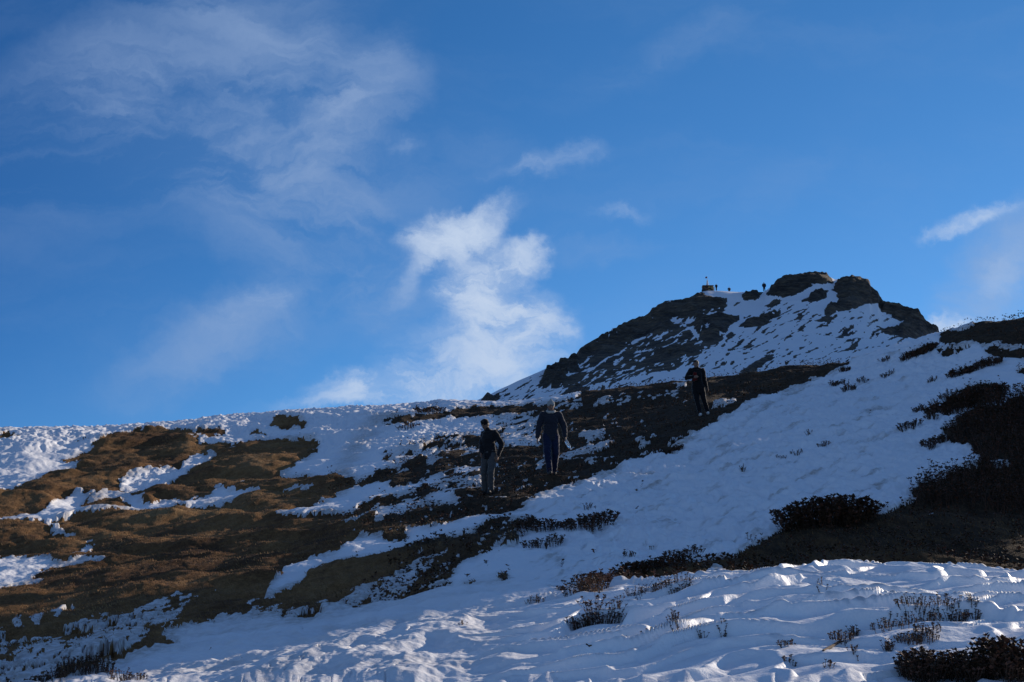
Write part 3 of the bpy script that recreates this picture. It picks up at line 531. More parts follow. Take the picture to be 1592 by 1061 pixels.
grid_part('mountain_rock', rk & ~(K7 | K9 | K10 | K2), M_rock, 'dark rock showing in streaks through the snow of the far peak')
me = bpy.data.meshes.new('valley_floor'); s_ = 9000
me.from_pydata([(-s_, -s_, -160), (s_, -s_, -160), (s_, s_, -160), (-s_, s_, -160)], [], [(0, 1, 2, 3)])
me.materials.append(plain('far valley', (.30, .30, .30), .95, .4, .01)); o = bpy.data.objects.new('valley_floor', me); COL.objects.link(o); o['kind'] = 'structure'; o['label'] = 'wide valley floor far below the hill'
# the same slope carrying on down behind and beside the viewer
bk = []; nb = 40
for j in range(nb + 1):
    for i in range(nb + 1):
        xx = -160 + 320 * i / nb; yq = .42 - 120 * (j / nb) ** 1.6
        bk.append((xx, yq, -1.62 - .22 * (-yq + .4) + .25 * math.sin(xx * .11) * math.sin(yq * .13) * min(1, j / 4) - (.03 * abs(xx) if j else 0) * 0))
me = bpy.data.meshes.new('lower_slope'); me.from_pydata(bk, [], [(j * (nb + 1) + i, (j + 1) * (nb + 1) + i, (j + 1) * (nb + 1) + i + 1, j * (nb + 1) + i + 1) for j in range(nb) for i in range(nb)])
me.materials.append(M_snow); o = bpy.data.objects.new('lower_slope', me); COL.objects.link(o); o['kind'] = 'structure'; o['label'] = 'snowy slope falling away behind the viewer'
print('terrain built', time.time() - T0)
# ---------------------------------------------------------------- helpers for things
def link(name, me, parent=None, material=None):
    o = bpy.data.objects.new(name, me); COL.objects.link(o)
    if material is not None and me is not None: me.materials.append(material)
    if parent is not None: o.parent = parent
    return o
def thing(name, label, cat, loc=(0, 0, 0), rz=0.0, group=None):
    o = bpy.data.objects.new(name, None); COL.objects.link(o); o.location = loc; o.rotation_euler = (0, 0, rz)
    o['label'] = label; o['category'] = cat
    if group: o['group'] = group
    return o
def mesh_from(name, v, f, smooth=False, attr=None):
    v = np.asarray(v, np.float32); f = np.asarray(f, np.int32); k = f.shape[1]; me = bpy.data.meshes.new(name)
    me.vertices.add(len(v)); me.vertices.foreach_set('co', v.ravel()); me.loops.add(f.size); me.loops.foreach_set('vertex_index', f.ravel())
    me.polygons.add(len(f)); me.polygons.foreach_set('loop_start', np.arange(0, f.size, k, dtype=np.int32))
    if smooth: me.polygons.foreach_set('use_smooth', np.ones(len(f), bool))
    me.update(calc_edges=True)
    if attr is not None: a = me.attributes.new('tone', 'FLOAT', 'POINT'); a.data.foreach_set('value', np.asarray(attr, np.float32))
    return me
def tone_mat(name, stops, rough=.9):
    m, n, b = mat(name); at = n.new('ShaderNodeAttribute', attribute_name='tone').outputs['Fac']
    n.put(b.inputs['Base Color'], n.ramp(at, stops)); b.inputs['Roughness'].default_value = rough; b.inputs['Specular IOR Level'].default_value = .25
    return m
M_stem = tone_mat('shrub stems', [(0, (.035, .022, .016)), (1, (.11, .065, .042))])
M_leaf = tone_mat('shrub leaves', [(0, (.035, .027, .016)), (.5, (.085, .048, .030)), (1, (.19, .080, .050))], .7)
M_grass = tone_mat('winter grass', [(0, (.06, .034, .018)), (.5, (.20, .11, .045)), (1, (.40, .25, .11))], .9)

rng = np.random.default_rng(7)
def sprigs(bases, heights, lean, rs, leaf=.02, lower=2, thick=.0022):
    """stems with whorls of leaves; returns stem and leaf vertices"""
    sv, sf, st, lv, lf, lt = [], [], [], [], [], []
    for (bx, by, bz), h, (lx, ly) in zip(bases, heights, lean):
        p0 = np.array([bx, by, bz - .02]); p2 = p0 + np.array([lx * h, ly * h, h + .02]); p1 = (p0 + p2) / 2 + np.array([-lx, -ly, 0]) * h * .12
        n0 = len(sv)
        for p, w in ((p0, 1.4), (p1, 1), (p2, .6)):
            for a in (0, 2.1, 4.2): sv.append(p + np.array([math.cos(a), math.sin(a), 0]) * thick * w)
        for r_ in (0, 3):
            for k in range(3): sf.append((n0 + r_ + k, n0 + r_ + (k + 1) % 3, n0 + r_ + 3 + (k + 1) % 3, n0 + r_ + 3 + k))
        st += [rs.random()] * 9; tb = rs.random()
        spots = [(p2, 5, leaf)] + [(p1 + (p2 - p1) * rs.random(), 2, leaf * .8) for _ in range(lower)] + ([(p0 + (p1 - p0) * (.5 + .5 * rs.random()), 2, leaf * .8)] if lower else [])
        for c, nlf, L in spots:
            a0 = rs.random() * 6.28
            for k in range(nlf):
                a = a0 + k * 6.28 / nlf + rs.normal() * .3; up = .35 + .75 * rs.random(); d = np.array([math.cos(a), math.sin(a), up]); d /= np.linalg.norm(d)
                sd = np.array([-math.sin(a), math.cos(a), 0]) * .34; l_ = L * (.7 + .6 * rs.random()); n1 = len(lv)
                lv += [c, c + (d * .5 + sd) * l_, c + d * l_, c + (d * .5 - sd) * l_]; lf.append((n1, n1 + 1, n1 + 2, n1 + 3)); lt += [np.clip(tb * .6 + rs.random() * .4, 0, 1)] * 4
    return (sv, sf, st), (lv, lf, lt)
def shrub_proto(n, seed, hh, leaf, lower=2, arch=.5):
    rs = np.random.default_rng(seed); bases, hs_, ln = [], [], []
    for k in range(n):                                    # unit footprint: x in -.5..+.5, y in -.5..+.5
        a = rs.random() * 6.28; r = math.sqrt(rs.random()) * .5; bx, by = r * math.cos(a), r * math.sin(a)
        if n < 6: bx, by = (k / max(1, n - 1) - .5) * .8 if n > 1 else 0, rs.normal() * .1
        e = 1 - arch * (2 * r) ** 2
        bases.append((bx, by, 0)); hs_.append(hh * e * (.55 + .5 * rs.random())); ln.append((bx * .9 + rs.normal() * .22, by * .9 + rs.normal() * .22))
    return bases, hs_, ln, leaf, lower
def make_shrub(A, B, hpx, n, label, group=None, depth=None, seed=1, lower=2):
    a = ground_hit(*A); b = ground_hit(*B); d = b - a
    if abs(d.y) > 2.2 * abs(d.x) + .3: b.y = a.y + math.copysign(2.2 * abs(d.x) + .3, d.y); b.z = ground_z(b.x, b.y); d = b - a
    c = (a + b) / 2; c.z = ground_z(c.x, c.y); Lg = max(d.length, .03); dist = c.y
    hm = hpx * dist / FPX; dp = depth if depth else min(max(.35 * Lg, .06), .9)
    rs = np.random.default_rng(seed); bases, hs_, ln, leaf, _ = shrub_proto(n, seed, hm, min(.030, max(.012, .16 * hm)) if hm < .6 else .04, lower)
    ux, uy = d.x / Lg, d.y / Lg; px_, py_ = -uy, ux; nn = math.hypot(px_, py_) or 1; px_ /= nn; py_ /= nn; bs = []
    for (bx, by, _z) in bases:
        X = c.x + ux * bx * Lg + px_ * by * dp; Yq = c.y + uy * bx * Lg + py_ * by * dp; bs.append((X - c.x, Yq - c.y, ground_z(X, Yq) - c.z))
    lower = lower + (2 if dist > 18 and n > 5 else 0); leafL = float(np.clip(.15 * hm, .014, .045)) * (1 if dist < 16 else 1.6)
    (sv, sf, st), (lv, lf, lt) = sprigs(bs, hs_, ln, rs, leafL, lower, .0022 * max(1, dist / 14))
    root = thing('heath_shrub' if n > 5 else 'sprig', label, 'shrub' if n > 5 else 'plant', c, 0, group)
    link('stems', mesh_from('stems', sv, sf, True, st), root, M_stem)['kind'] = 'stuff'; link('foliage', mesh_from('foliage', lv, lf, False, lt), root, M_leaf)['kind'] = 'stuff'
    return root
SH = [  # A, B, height px, stems, depth, label
 ((1212,826),(1358,803),40,420,.8,'long dark shrub clump along the upper edge of the brown hollow'),
 ((882,969),(966,953),22,120,.16,'low row of dark shrub tips on the snow above the sunlit ridges'),
 ((912,953),(938,950),34,22,.12,'taller upright sprays growing from the low row of shrub tips on the foreground snow'),
 ((952,952),(966,950),22,18,.1,'small round sprig at the right end of the low shrub row'),
 ((820,853),(872,838),14,70,.5,'lower left shrub of the pair on the middle snow slope'),
 ((878,828),(954,806),20,120,.6,'upper right shrub of the pair on the middle snow slope'),
 ((835,829),(868,821),16,60,.4,'small dark shrub joining the pair on the middle snow slope'),
 ((802,826),(830,817),17,60,.4,'dark shrub at the lower end of the brown path strip'),
 ((906,795),(924,790),9,14,.2,'thin scatter of twigs above the pair of shrubs on the snow slope'),
 ((893,925),(932,912),30,130,.4,'bushy dark shrub at the left tip of the brown hollow'),
 ((925,908),(972,893),22,130,.5,'dark shrub spreading right from the left tip of the hollow'),
 ((960,893),(1002,888),20,90,.4,'dark shrub in the middle of the shrub line above the hollow'),
 ((1008,892),(1040,880),20,90,.4,'shrub left of the last two in the line above the hollow'),
 ((1040,880),(1064,868),18,50,.3,'second last shrub of the line above the hollow'),
 ((1068,866),(1084,856),14,28,.2,'last small shrub at the upper right end of the line above the hollow'),
 ((976,928),(1012,918),16,50,.2,'frosted sprigs at the lower edge of the hollow beside the snow'),
 ((1020,918),(1040,914),20,40,.2,'sprigs between two snow tongues under the hollow'),
 ((1036,915),(1076,905),18,90,.3,'shrub at the right of the snow tongues under the hollow'),
 ((972,990),(1012,984),7,30,.1,'dark twigs half hidden in the shallow hollow of the foreground snow'),
 ((957,930),(966,930),6,8,.08,'tiny dark tuft on the snow just above the low shrub row'),
 ((1043,966),(1058,967),20,34,.12,'compact dark clump beside the sunlit snow lip'),
 ((1082,978),(1098,975),18,8,.1,'few thin open sprays on the snow right of the compact clump'),
 ((1119,981),(1129,980),10,12,.08,'tiny clump perched on a snow lip in the middle of the foreground'),
 ((1374,984),(1402,966),15,60,.3,'lower left half of the reddish shrub trailing across the foreground snow'),
 ((1404,966),(1452,954),18,110,.35,'upper right half of the reddish shrub trailing across the foreground snow'),
 ((1460,962),(1490,959),23,70,.3,'upright reddish shrub right of the trailing one'),
 ((1490,957),(1500,957),12,16,.12,'snow capped sprigs between the upright shrub and the last one'),
 ((1506,959),(1522,958),14,34,.15,'small round shrub furthest right behind the smooth snow drift'),
 ((1400,1002),(1425,994),14,50,.2,'dark shrub half buried in the smooth snow drift'),
 ((1424,988),(1440,979),11,26,.12,'narrow sprig line climbing the smooth snow drift'),
 ((1424,1001),(1456,990),13,46,.16,'loose sprigs right of the half buried shrub'),
 ((1450,982),(1458,978),12,12,.08,'single dot like sprig high on the smooth snow drift'),
 ((1298,999),(1318,993),15,46,.16,'dark shrub at the end of the bare twig branch'),
 ((1322,989),(1334,986),15,22,.1,'leafy tip next to the dark shrub by the bare branch'),
 ((1322,1013),(1332,1011),10,10,.08,'thin pale sprigs in the snow hollow below the bare branch'),
 ((1376,1011),(1390,1011),16,28,.1,'small clump in front of the sharp snow wedge'),
 ((1215,1008),(1232,1000),9,20,.1,'reddish tuft showing in a snow crack at the left'),
 ((1221,1030),(1232,1026),9,12,.08,'faint tuft low in the snow crack'),
 ((1272,915),(1284,913),14,7,.08,'two leaved sprig standing on smooth snow near the crest'),
 ((1284,1040),(1292,1036),14,8,.06,'thin stem by the bottom edge near the middle right'),
 ((1404,1096),(1470,1078),40,260,.30,'left end of the big shrub in the bottom right corner'),
 ((1428,1056),(1446,1052),26,34,.2,'rounded shoot sticking up behind the big corner shrub'),
 ((1468,1086),(1530,1074),40,260,.3,'middle of the big shrub in the bottom right corner'),
 ((1526,1080),(1605,1062),52,330,.3,'tallest right end of the big shrub in the bottom right corner'),
 ((1448,650),(1500,632),17,220,.9,'lower left part of the broad dark shrub on the right snow slope'),
 ((1488,634),(1554,612),28,330,1.1,'upper right part of the broad dark shrub on the right snow slope'),
 ((1462,622),(1484,614),9,40,.4,'thin twigs above the left end of the broad dark shrub'),
 ((1440,655),(1456,650),9,30,.3,'small tuft touching the lower left of the broad dark shrub'),
 ((1448,631),(1458,627),8,20,.3,'tuft just off the upper left side of the broad dark shrub'),
 ((1420,643),(1441,637),9,36,.3,'small shrub on the snow well left of the broad one'),
 ((1398,670),(1432,660),11,60,.3,'low shrub on the snow left of the dark heath mass'),
 ((1436,695),(1452,690),12,40,.3,'round tuft at the left point of the dark heath mass'),
 ((1452,691),(1470,683),13,50,.3,'shrub joining the round tuft to the dark heath mass'),
 ((1474,590),(1514,576),11,150,.6,'left half of the thin shrub strip high on the right slope'),
 ((1512,577),(1556,561),11,160,.6,'right half of the thin shrub strip high on the right slope'),
 ((1444,594),(1456,591),7,22,.25,'speck of shrub left of the thin strip on the right slope'),
 ((1400,560),(1422,552),9,70,.5,'shrub patch below the peak ridge end at its left'),
 ((1422,556),(1454,540),12,150,.6,'shrub patch below the peak ridge end at its right'),
 ((1366,562),(1384,557),6,30,.3,'thin scrub line left of the patch below the ridge end'),
 ((1292,600),(1303,597),9,30,.3,'dark tuft at the left of the four tufts by the track'),
 ((1307,598),(1316,595),8,20,.3,'second of the four tufts by the track'),
 ((1313,609),(1328,607),10,40,.3,'lowest of the four tufts by the track'),
 ((1334,597),(1348,592),7,26,.3,'right hand tuft of the four by the track'),
 ((1368,588),(1380,585),7,26,.3,'tuft on the open snow right of the four by the track'),
 ((1382,582),(1390,579),6,14,.2,'faint sprig just above the tuft on the open snow'),
 ((1272,696),(1288,689),8,24,.2,'small dark tuft alone in the middle of the wide snow slope'),
 ((1230,708),(1247,703),7,18,.2,'faint specks of twig left of the lone tuft'),
 ((1208,714),(1222,711),5,12,.2,'faintest twig line furthest left of the lone tuft'),
 ((1254,677),(1262,674),7,8,.15,'pale thin sprig above the lone tuft'),
 ((971,866),(983,864),11,16,.15,'tiny shrub on the snow above the shrub line'),
 ((1009,856),(1014,853),8,5,.1,'twig on the snow above the right part of the shrub line'),
 ((824,940),(842,934),8,34,.2,'faint tuft on the snow left of the hollow'),
 ((866,918),(876,916),5,14,.1,'smudge of twigs between the faint tuft and the hollow'),
 ((98,1050),(158,1034),20,180,.6,'rounded dark shrub in the bottom left snow'),
 ((70,1062),(92,1056),12,60,.3,'shrub left of the rounded one at the bottom edge'),
 ((176,1066),(192,1060),20,26,.2,'upright twigs at the bottom edge right of the rounded shrub'),
 ((192,1068),(222,1062),9,44,.2,'low twigs trailing right along the bottom edge'),
 ((1163,842),(1165,841),16,2,.04,'slender lone twig standing on the snow by the hollow edge'),
 ((1168,843),(1176,842),8,4,.08,'short faint twigs beside the slender lone twig'),
 ((714,972),(723,970),4,8,.08,'two tiny dots of twig on the smooth lower snow'),
 ((1152,733),(1158,730),8,10,.15,'dark speck of shrub on the snow below the standing walker'),
 ((1014,706),(1062,694),10,90,.5,'dark heath island at the snow edge below the middle path'),
 ((618,668),(650,660),6,70,.7,'heath tuft at the start of the bare strip near the skyline'),
 ((644,641),(690,636),7,110,1.0,'low scrub on the skyline where the far peak begins'),
 ((1305,578),(1322,574),7,60,.5,'scrub tip at the top end of the bare path ridge'),
]
for i, (A, B, h, n, dp, lb) in enumerate(SH): make_shrub(A, B, h, n, lb, depth=dp, seed=100 + i, lower=2 if n > 5 else 1)
print('shrubs', time.time() - T0)

# bare branch lying on the foreground snow and a bent twig
def tube(name, pts, rad, material, parent=None):
    v, f = [], []; pts = [Vector(p) for p in pts]
    for i, (p, r) in enumerate(zip(pts, rad)):
        d = (pts[min(i + 1, len(pts) - 1)] - pts[max(i - 1, 0)]).normalized(); a = d.orthogonal().normalized(); b = d.cross(a)
        for k in range(7): v.append(p + (a * math.cos(k * .8976) + b * math.sin(k * .8976)) * r)
    for i in range(len(pts) - 1):
        for k in range(7): f.append((i * 7 + k, i * 7 + (k + 1) % 7, i * 7 + 7 + (k + 1) % 7, i * 7 + 7 + k))
    o = link(name, mesh_from(name, v, f, True, [.5] * len(v)), parent, material); return o
def lying(label, pxs, rad, name='fallen_branch'):
    P0 = [ground_hit(*p) for p in pxs]; ys = sum(p.y for p in P0) / len(P0); pts = []
    for (px, py), rr in zip(pxs, rad): t, _s = px2ts(px, py); g = ground_hit(px, py); yq = max(min(g.y, ys + .25), ys - .25); pts.append((float(t * yq), yq, ground_z(t * yq, yq) + rr * .8))
    o = tube(name, pts, rad, M_stem); o['label'] = label; o['category'] = 'branch'; return o
lying('bare dark branch lying in a crack of the foreground snow', [(1280,1015),(1292,1008),(1303,1001),(1312,998)], [.007,.011,.010,.006])
lying('short bent dark twig lying on the foreground snow', [(906,999),(912,1003),(916,1006),(920,1004)], [.003,.006,.007,.004])

# uncountable growth: grass on the turf, heath on the dark ground
vis = near & ~SNOW & ~FG & (PXg > -150) & (PXg < 1750) & (rowseg > 3.6) & (rowseg < 9.05)
def pick(mask, n, seed): 
    r_ = np.random.default_rng(seed); c = np.flatnonzero(mask.ravel()); return CO[c[r_.integers(0, len(c), n)]], r_
pg, r_ = pick(vis & (heathf < .75), 60000, 3)
n = len(pg); dist = pg[:, 1]; hb = (.02 + .035 * r_.random(n)) * (.6 + .4 * np.clip(dist / 30, .5, 2)); a = r_.random(n) * 6.28; w = hb * .20
jx = (r_.random(n) - .5) * .06; jy = (r_.random(n) - .5) * .2; base = pg + np.stack([jx, jy, 0 * jx], 1)
base[:, 2] = pg[:, 2] + jy * .2 - .012
sd = np.stack([np.cos(a) * w, np.sin(a) * w, 0 * a], 1); tip = base + np.stack([-hb * (.2 + .7 * r_.random(n)), r_.normal(size=n) * hb * .35, hb], 1)
V = np.stack([base - sd, base + sd, tip], 1).reshape(-1, 3); F = np.arange(n * 3).reshape(-1, 3)
tone = np.repeat(np.clip(.5 + .35 * fbm(pg[:, 0] * .5, pg[:, 1] * .3, 3, 5) + .09 * r_.normal(size=n), 0, 1), 3)
o = link('grass', mesh_from('grass', V, F, False, tone), None, M_grass); o['kind'] = 'stuff'; o['label'] = 'short golden brown winter grass on the bare turf'
edge = near & SNOW & ~FG & (M < .70) & (PXg > 380) & (PXg < 1750) & (rowseg > 4.2) & (rowseg < 9)
ph, rs = pick((vis & (heathf > .45)) | (edge & (heathf > .3)), 5200, 11)
hh = (.06 + .12 * rs.random(len(ph))) * np.clip(ph[:, 1] / 34, .6, 1.3)
(sv, sf, st), (lv, lf, lt) = sprigs(ph, hh, rs.normal(size=(len(ph), 2)) * .3, rs, .05, 1, .004)
o = link('heath_cover', mesh_from('heath_cover', lv, lf, False, lt), None, M_leaf); o['kind'] = 'stuff'; o['label'] = 'low dark heath covering the bare ground'
pr, rs = pick(vis & (heathf > .85) & (PXg > 1380) & (PYg > 600), 3200, 12)
hh = .14 + .22 * rs.random(len(pr))
(sv, sf, st), (lv, lf, lt) = sprigs(pr, hh, rs.normal(size=(len(pr), 2)) * .3, rs, .055, 2, .004)
nl = len(lv); o = link('heath_thicket', mesh_from('heath_thicket', lv + sv, lf + [tuple(k + nl for k in q) for q in sf], False, lt + st), None, M_leaf); o['kind'] = 'stuff'; o['label'] = 'dense dark thicket of heath filling the right side above the hollow'
print('cover', time.time() - T0)

# ---------------------------------------------------------------- people
def body_mesh(name, caps, voxel, seed=0, wrinkle=0.0, smooth=4, wscale=9, cut=None):
    """tapered limbs (p, r, q, s) and ellipsoids (p, (rx,ry,rz)) fused into one continuous surface"""
    bm = bmesh.new()
    def ball(p, rx, ry, rz, rotm=None):
        m = Matrix.Translation(p) @ (rotm if rotm is not None else Matrix()) @ Matrix.Diagonal((rx, ry, rz, 1)); bmesh.ops.create_uvsphere(bm, u_segments=14, v_segments=9, radius=1, matrix=m)
    for c in caps:
        if len(c) in (2, 3): ball(Vector(c[0]), *c[1], c[2] if len(c) == 3 else None); continue
        p, r, q, s = Vector(c[0]), c[1], Vector(c[2]), c[3]; d = q - p; L = d.length
        ball(p, r, r, r); ball(q, s, s, s)
        m = Matrix.Translation((p + q) / 2) @ d.to_track_quat('Z', 'Y').to_matrix().to_4x4()
        bmesh.ops.create_cone(bm, cap_ends=True, segments=14, radius1=r, radius2=s, depth=L, matrix=m)
    me = bpy.data.meshes.new(name); bm.to_mesh(me); bm.free()
    o = bpy.data.objects.new(name, me); COL.objects.link(o)
    md = o.modifiers.new('r', 'REMESH'); md.mode = 'VOXEL'; md.voxel_size = voxel; md.use_smooth_shade = True
    ms = o.modifiers.new('s', 'SMOOTH'); ms.iterations = smooth; ms.factor = .5
    dg = bpy.context.evaluated_depsgraph_get(); res = bpy.data.meshes.new_from_object(o.evaluated_get(dg)); bpy.data.objects.remove(o)
    res.name = name
    if wrinkle:
        co = np.empty(len(res.vertices) * 3, np.float32); no = np.empty_like(co); res.vertices.foreach_get('co', co); res.vertices.foreach_get('normal', no)
        co = co.reshape(-1, 3); no = no.reshape(-1, 3)
        wv = fbm(co[:, 0] * wscale + co[:, 1] * 5, co[:, 2] * wscale * 1.6 + co[:, 1] * 3, 3, seed); res.vertices.foreach_set('co', (co + no * (wv * wrinkle)[:, None]).ravel()); res.update()
    if cut is not None:
        bm = bmesh.new(); bm.from_mesh(res); cut(bm); bm.to_mesh(res); bm.free()
    return res
M_skin = plain('skin', (.20, .11, .075), .6, .12, 40); M_hairm = plain('black hair', (.012, .010, .009), .6, .3, 90)
M_eye = plain('dark eyes', (.015, .012, .010), .3, .1, 20); M_lip = plain('lips', (.17, .075, .06), .6, .1, 30)
def cloth(name, col, rough=1.0):
    m = plain(name, col, rough, .22, 55, .004); m.node_tree.nodes['Principled BSDF'].inputs['Specular IOR Level'].default_value = .1
    b_ = m.node_tree.nodes['Principled BSDF']; b_.inputs['Sheen Weight'].default_value = .7; b_.inputs['Sheen Roughness'].default_value = .35; return m
def lerp(a, b, f): return Vector(a) * (1 - f) + Vector(b) * f
def hand(wrist, direction, palm_n, sc=1.0, curl=.5, side=1):
    """palm, four unequal bent fingers and a thumb leaving the side of the palm"""
    d = Vector(direction).normalized(); n_ = Vector(palm_n); n_ = (n_ - d * n_.dot(d)).normalized(); w = d.cross(n_) * side; W_ = Vector(wrist); out = []
    pc = W_ + d * .045 * sc
    for k in (-.5, 0, .5): out.append((W_ + w * k * .03 * sc, .021 * sc, W_ + d * .085 * sc + w * k * .05 * sc, .017 * sc))
    for k, L in ((-.036, .066), (-.012, .078), (.012, .074), (.036, .058)):
        b0 = W_ + d * .085 * sc + w * k * sc; d1 = (d + n_ * curl * .6).normalized(); d2 = (d + n_ * curl * 1.9).normalized()
        b1 = b0 + d1 * L * .5 * sc; b2 = b1 + d2 * L * .5 * sc
        out += [(b0, .0095 * sc, b1, .0088 * sc), (b1, .0088 * sc, b2, .0075 * sc)]
    t0 = W_ + d * .03 * sc - w * .03 * sc; t1 = t0 + (d * .6 - w * .75 + n_ * .25).normalized() * .036 * sc; t2 = t1 + (d + n_ * .35 * curl - w * .1).normalized() * .032 * sc
    out += [(t0, .013 * sc, t1, .0105 * sc), (t1, .0105 * sc, t2, .0085 * sc)]
    return out
def person(label, foot_px, height, J, clothes, face=0.0, rz=0.0, voxel=.011, detail=True, head_tilt=0.25):
    """J: joints in metres for a figure facing -Y; clothes: dict of garment settings"""
    base = ground_hit(*foot_px); k = height / 1.75
    root_me = []; V = {n: Vector(v) * k for n, v in J.items() if isinstance(v, tuple)}
    hd = V['head']; rotz = Matrix.Rotation(face, 4, 'Z') @ Matrix.Rotation(head_tilt, 4, 'X')
    def hp(x, y, z): return hd + rotz @ (Vector((x, y, z)) * k)
    caps = [(V['neck'], .055 * k, hp(0, .01, -.07), .052 * k), (hd, (.077 * k, .092 * k, .108 * k), rotz), (hp(0, -.022, -.045), (.060 * k, .070 * k, .070 * k), rotz), (hp(0, -.055, -.085), (.034 * k, .036 * k, .03 * k), rotz)]
    caps += [(hp(0, -.090, .005), .010 * k, hp(0, -.112, -.028), .015 * k), (hp(-.03, -.083, .026), .014 * k, hp(.03, -.083, .026), .014 * k)]
    caps += [(hp(s * .078, .005, -.005), (.012 * k, .022 * k, .033 * k), rotz) for s in (-1, 1)]
    chest, pel = V['chest'], V['pelvis']
    caps += [(pel, (.155 * k, .11 * k, .12 * k)), (chest, (.165 * k, .11 * k, .16 * k)), (lerp(pel, chest, .5), (.14 * k, .095 * k, .16 * k)), (V['neck'], .055 * k, chest, .10 * k)]
    for s in 'LR':
        sh, el, wr, hip, kn, an = (V[n + s] for n in ('sh', 'el', 'wr', 'hip', 'kn', 'an'))
        caps += [(chest, .10 * k, sh, .055 * k), (sh, .055 * k, el, .041 * k), (el, .040 * k, wr, .026 * k), (hip, .088 * k, kn, .054 * k), (kn, .052 * k, an, .036 * k), (an, .036 * k, an + Vector((0, -.12, -.055)) * k, .03 * k)]
        hdir = V.get('hd' + s, (wr - el)); nrm = J.get('hn' + s, (0, 1, 0)); caps += hand(wr, hdir, nrm, k * .95, J.get('curl' + s, .5), 1 if s == 'L' else -1)
    body = link('person', body_mesh('person', caps, voxel, smooth=2), None, M_skin)
    body.location = base; body.rotation_euler = (0, 0, rz); body['label'] = label; body['category'] = 'person'; body['group'] = clothes.get('group', 'people on the hill')
    if detail:
        for s in (-1, 1): link('eye', body_mesh('eye', [(hp(s * .031, -.086, .002), (.013 * k, .008 * k, .007 * k))], .003, smooth=0), body, M_eye)
        link('mouth', body_mesh('mouth', [(hp(-.02, -.090, -.058), .006 * k, hp(.02, -.090, -.058), .006 * k)], .003, smooth=0), body, M_lip)
    # jacket
    jc = clothes['jacket']; hem = J['hem'] * k; ex = jc.get('bulk', .03) * k; cp = []
    hemp = Vector((pel.x, pel.y, hem + .05 * k))
    zz = hem + .02 * k
    while zz < pel.z + .05 * k: cp.append((Vector((pel.x, pel.y, zz)), (.158 * k + ex, .108 * k + ex, .06 * k))); zz += .05 * k
    cp += [(pel + Vector((0, 0, .06 * k)), (.148 * k + ex, .108 * k + ex, .13 * k)), (lerp(pel, chest, .5), (.142 * k + ex, .102 * k + ex, .17 * k)), (chest, (.158 * k + ex, .110 * k + ex, .17 * k)),
           (lerp(chest, V['neck'], .62), (.12 * k + ex * .5, .085 * k + ex * .5, .07 * k)), (V['neck'] + Vector((0, 0, -.01)), .070 * k, lerp(V['neck'], hd, .22), .068 * k)]
    cp += [(V['neck'], .055 * k, V['sh' + s], .050 * k + ex * .6) for s in 'LR']
    for s in 'LR':
        sh, el, wr = (V[n + s] for n in ('sh', 'el', 'wr'))
        cp += [(chest + Vector((0, 0, .03 * k)), .10 * k, sh, .052 * k + ex), (sh, .054 * k + ex, el, .046 * k + ex), (el, .046 * k + ex, lerp(el, wr, .93), .034 * k + ex * .6)]
    jk = link('jacket', body_mesh('jacket', cp, voxel, 3, .010, 3, 11, cut=lambda bm: bmesh.ops.bisect_plane(bm, geom=bm.verts[:] + bm.edges[:] + bm.faces[:], plane_co=(0, 0, hem), plane_no=(0, 0, -1), clear_outer=True)), body, jc['mat'])
    tr_ = clothes['trousers']; e2 = tr_.get('bulk', .018) * k; cp = [(pel + Vector((0, 0, .02 * k)), (.158 * k + .01, .112 * k + .01, .10 * k))]
    for s in 'LR':
        hip, kn, an = (V[n + s] for n in ('hip', 'kn', 'an')); cp += [(hip, .090 * k + e2, kn, .060 * k + e2), (kn, .060 * k + e2, an + Vector((0, 0, .01)), .052 * k + e2 * .6)]
    link('trousers', body_mesh('trousers', cp, voxel, 5, .009, 2, 10), body, tr_['mat'])
    for s in 'LR':
        an = V['an' + s]; ft = an + Vector(J.get('toe' + s, (0, -.16, -.05))) * k
        link('shoe', body_mesh('shoe', [(an + Vector((0, .025, -.035)) * k, .045 * k, ft, .040 * k), (an, .05 * k, an + Vector((0, 0, -.03)), .05 * k), (an + Vector((0, .03, -.06)) * k, .035 * k, ft + Vector((0, 0, -.02)) * k, .034 * k)], .009 if detail else .02, smooth=2), body, clothes['shoes'])
    hc = clothes.get('hair')
    if hc:
        link('hair', body_mesh('hair', [(hp(0, .018, .030), (.088 * k, .094 * k, .096 * k), rotz), (hp(0, -.045, .085), (.062 * k, .045 * k, .036 * k), rotz), (hp(0, .055, -.03), (.07 * k, .052 * k, .065 * k), rotz)], voxel * .8, 8, .010, 1, 30), body, hc)
    cpz = clothes.get('cap')
    if cpz:
        cb = [(hp(0, .008, .040), (.092 * k, .104 * k, .092 * k), rotz), (hp(0, .012, .015), (.094 * k, .105 * k, .03 * k), rotz)]
        if clothes.get('visor'): cb.append((hp(0, -.13, .045), (.055 * k, .055 * k, .012 * k), rotz))
        if clothes.get('pompom'): cb.append((hp(0, .01, .135), (.03 * k, .03 * k, .028 * k), rotz))
        link('cap', body_mesh('cap', cb, voxel * .8, 9, .004, 1, 40), body, cpz)
    sc_ = clothes.get('scarf')
    if sc_:
        q = []; c0 = lerp(V['neck'], hd, .28)
        for a in range(12): 
            t0, t1 = a * math.pi / 6, (a + 1) * math.pi / 6; f = lambda t: c0 + Vector((math.cos(t) * .088, math.sin(t) * .078 - .012, -.030 + .028 * math.sin(t))) * k
            q.append((f(t0), .034 * k, f(t1), .034 * k))
        link('hood_collar', body_mesh('hood_collar', q, voxel, 12, .006, 2, 20), body, sc_)
    for nm, cps, mt in clothes.get('extra', []): link(nm, body_mesh(nm, [tuple(Vector(c) * k if isinstance(c, tuple) and i % 2 == 0 else c for i, c in enumerate(cc)) for cc in cps], voxel * .8, 4, .004, 1), body, mt)
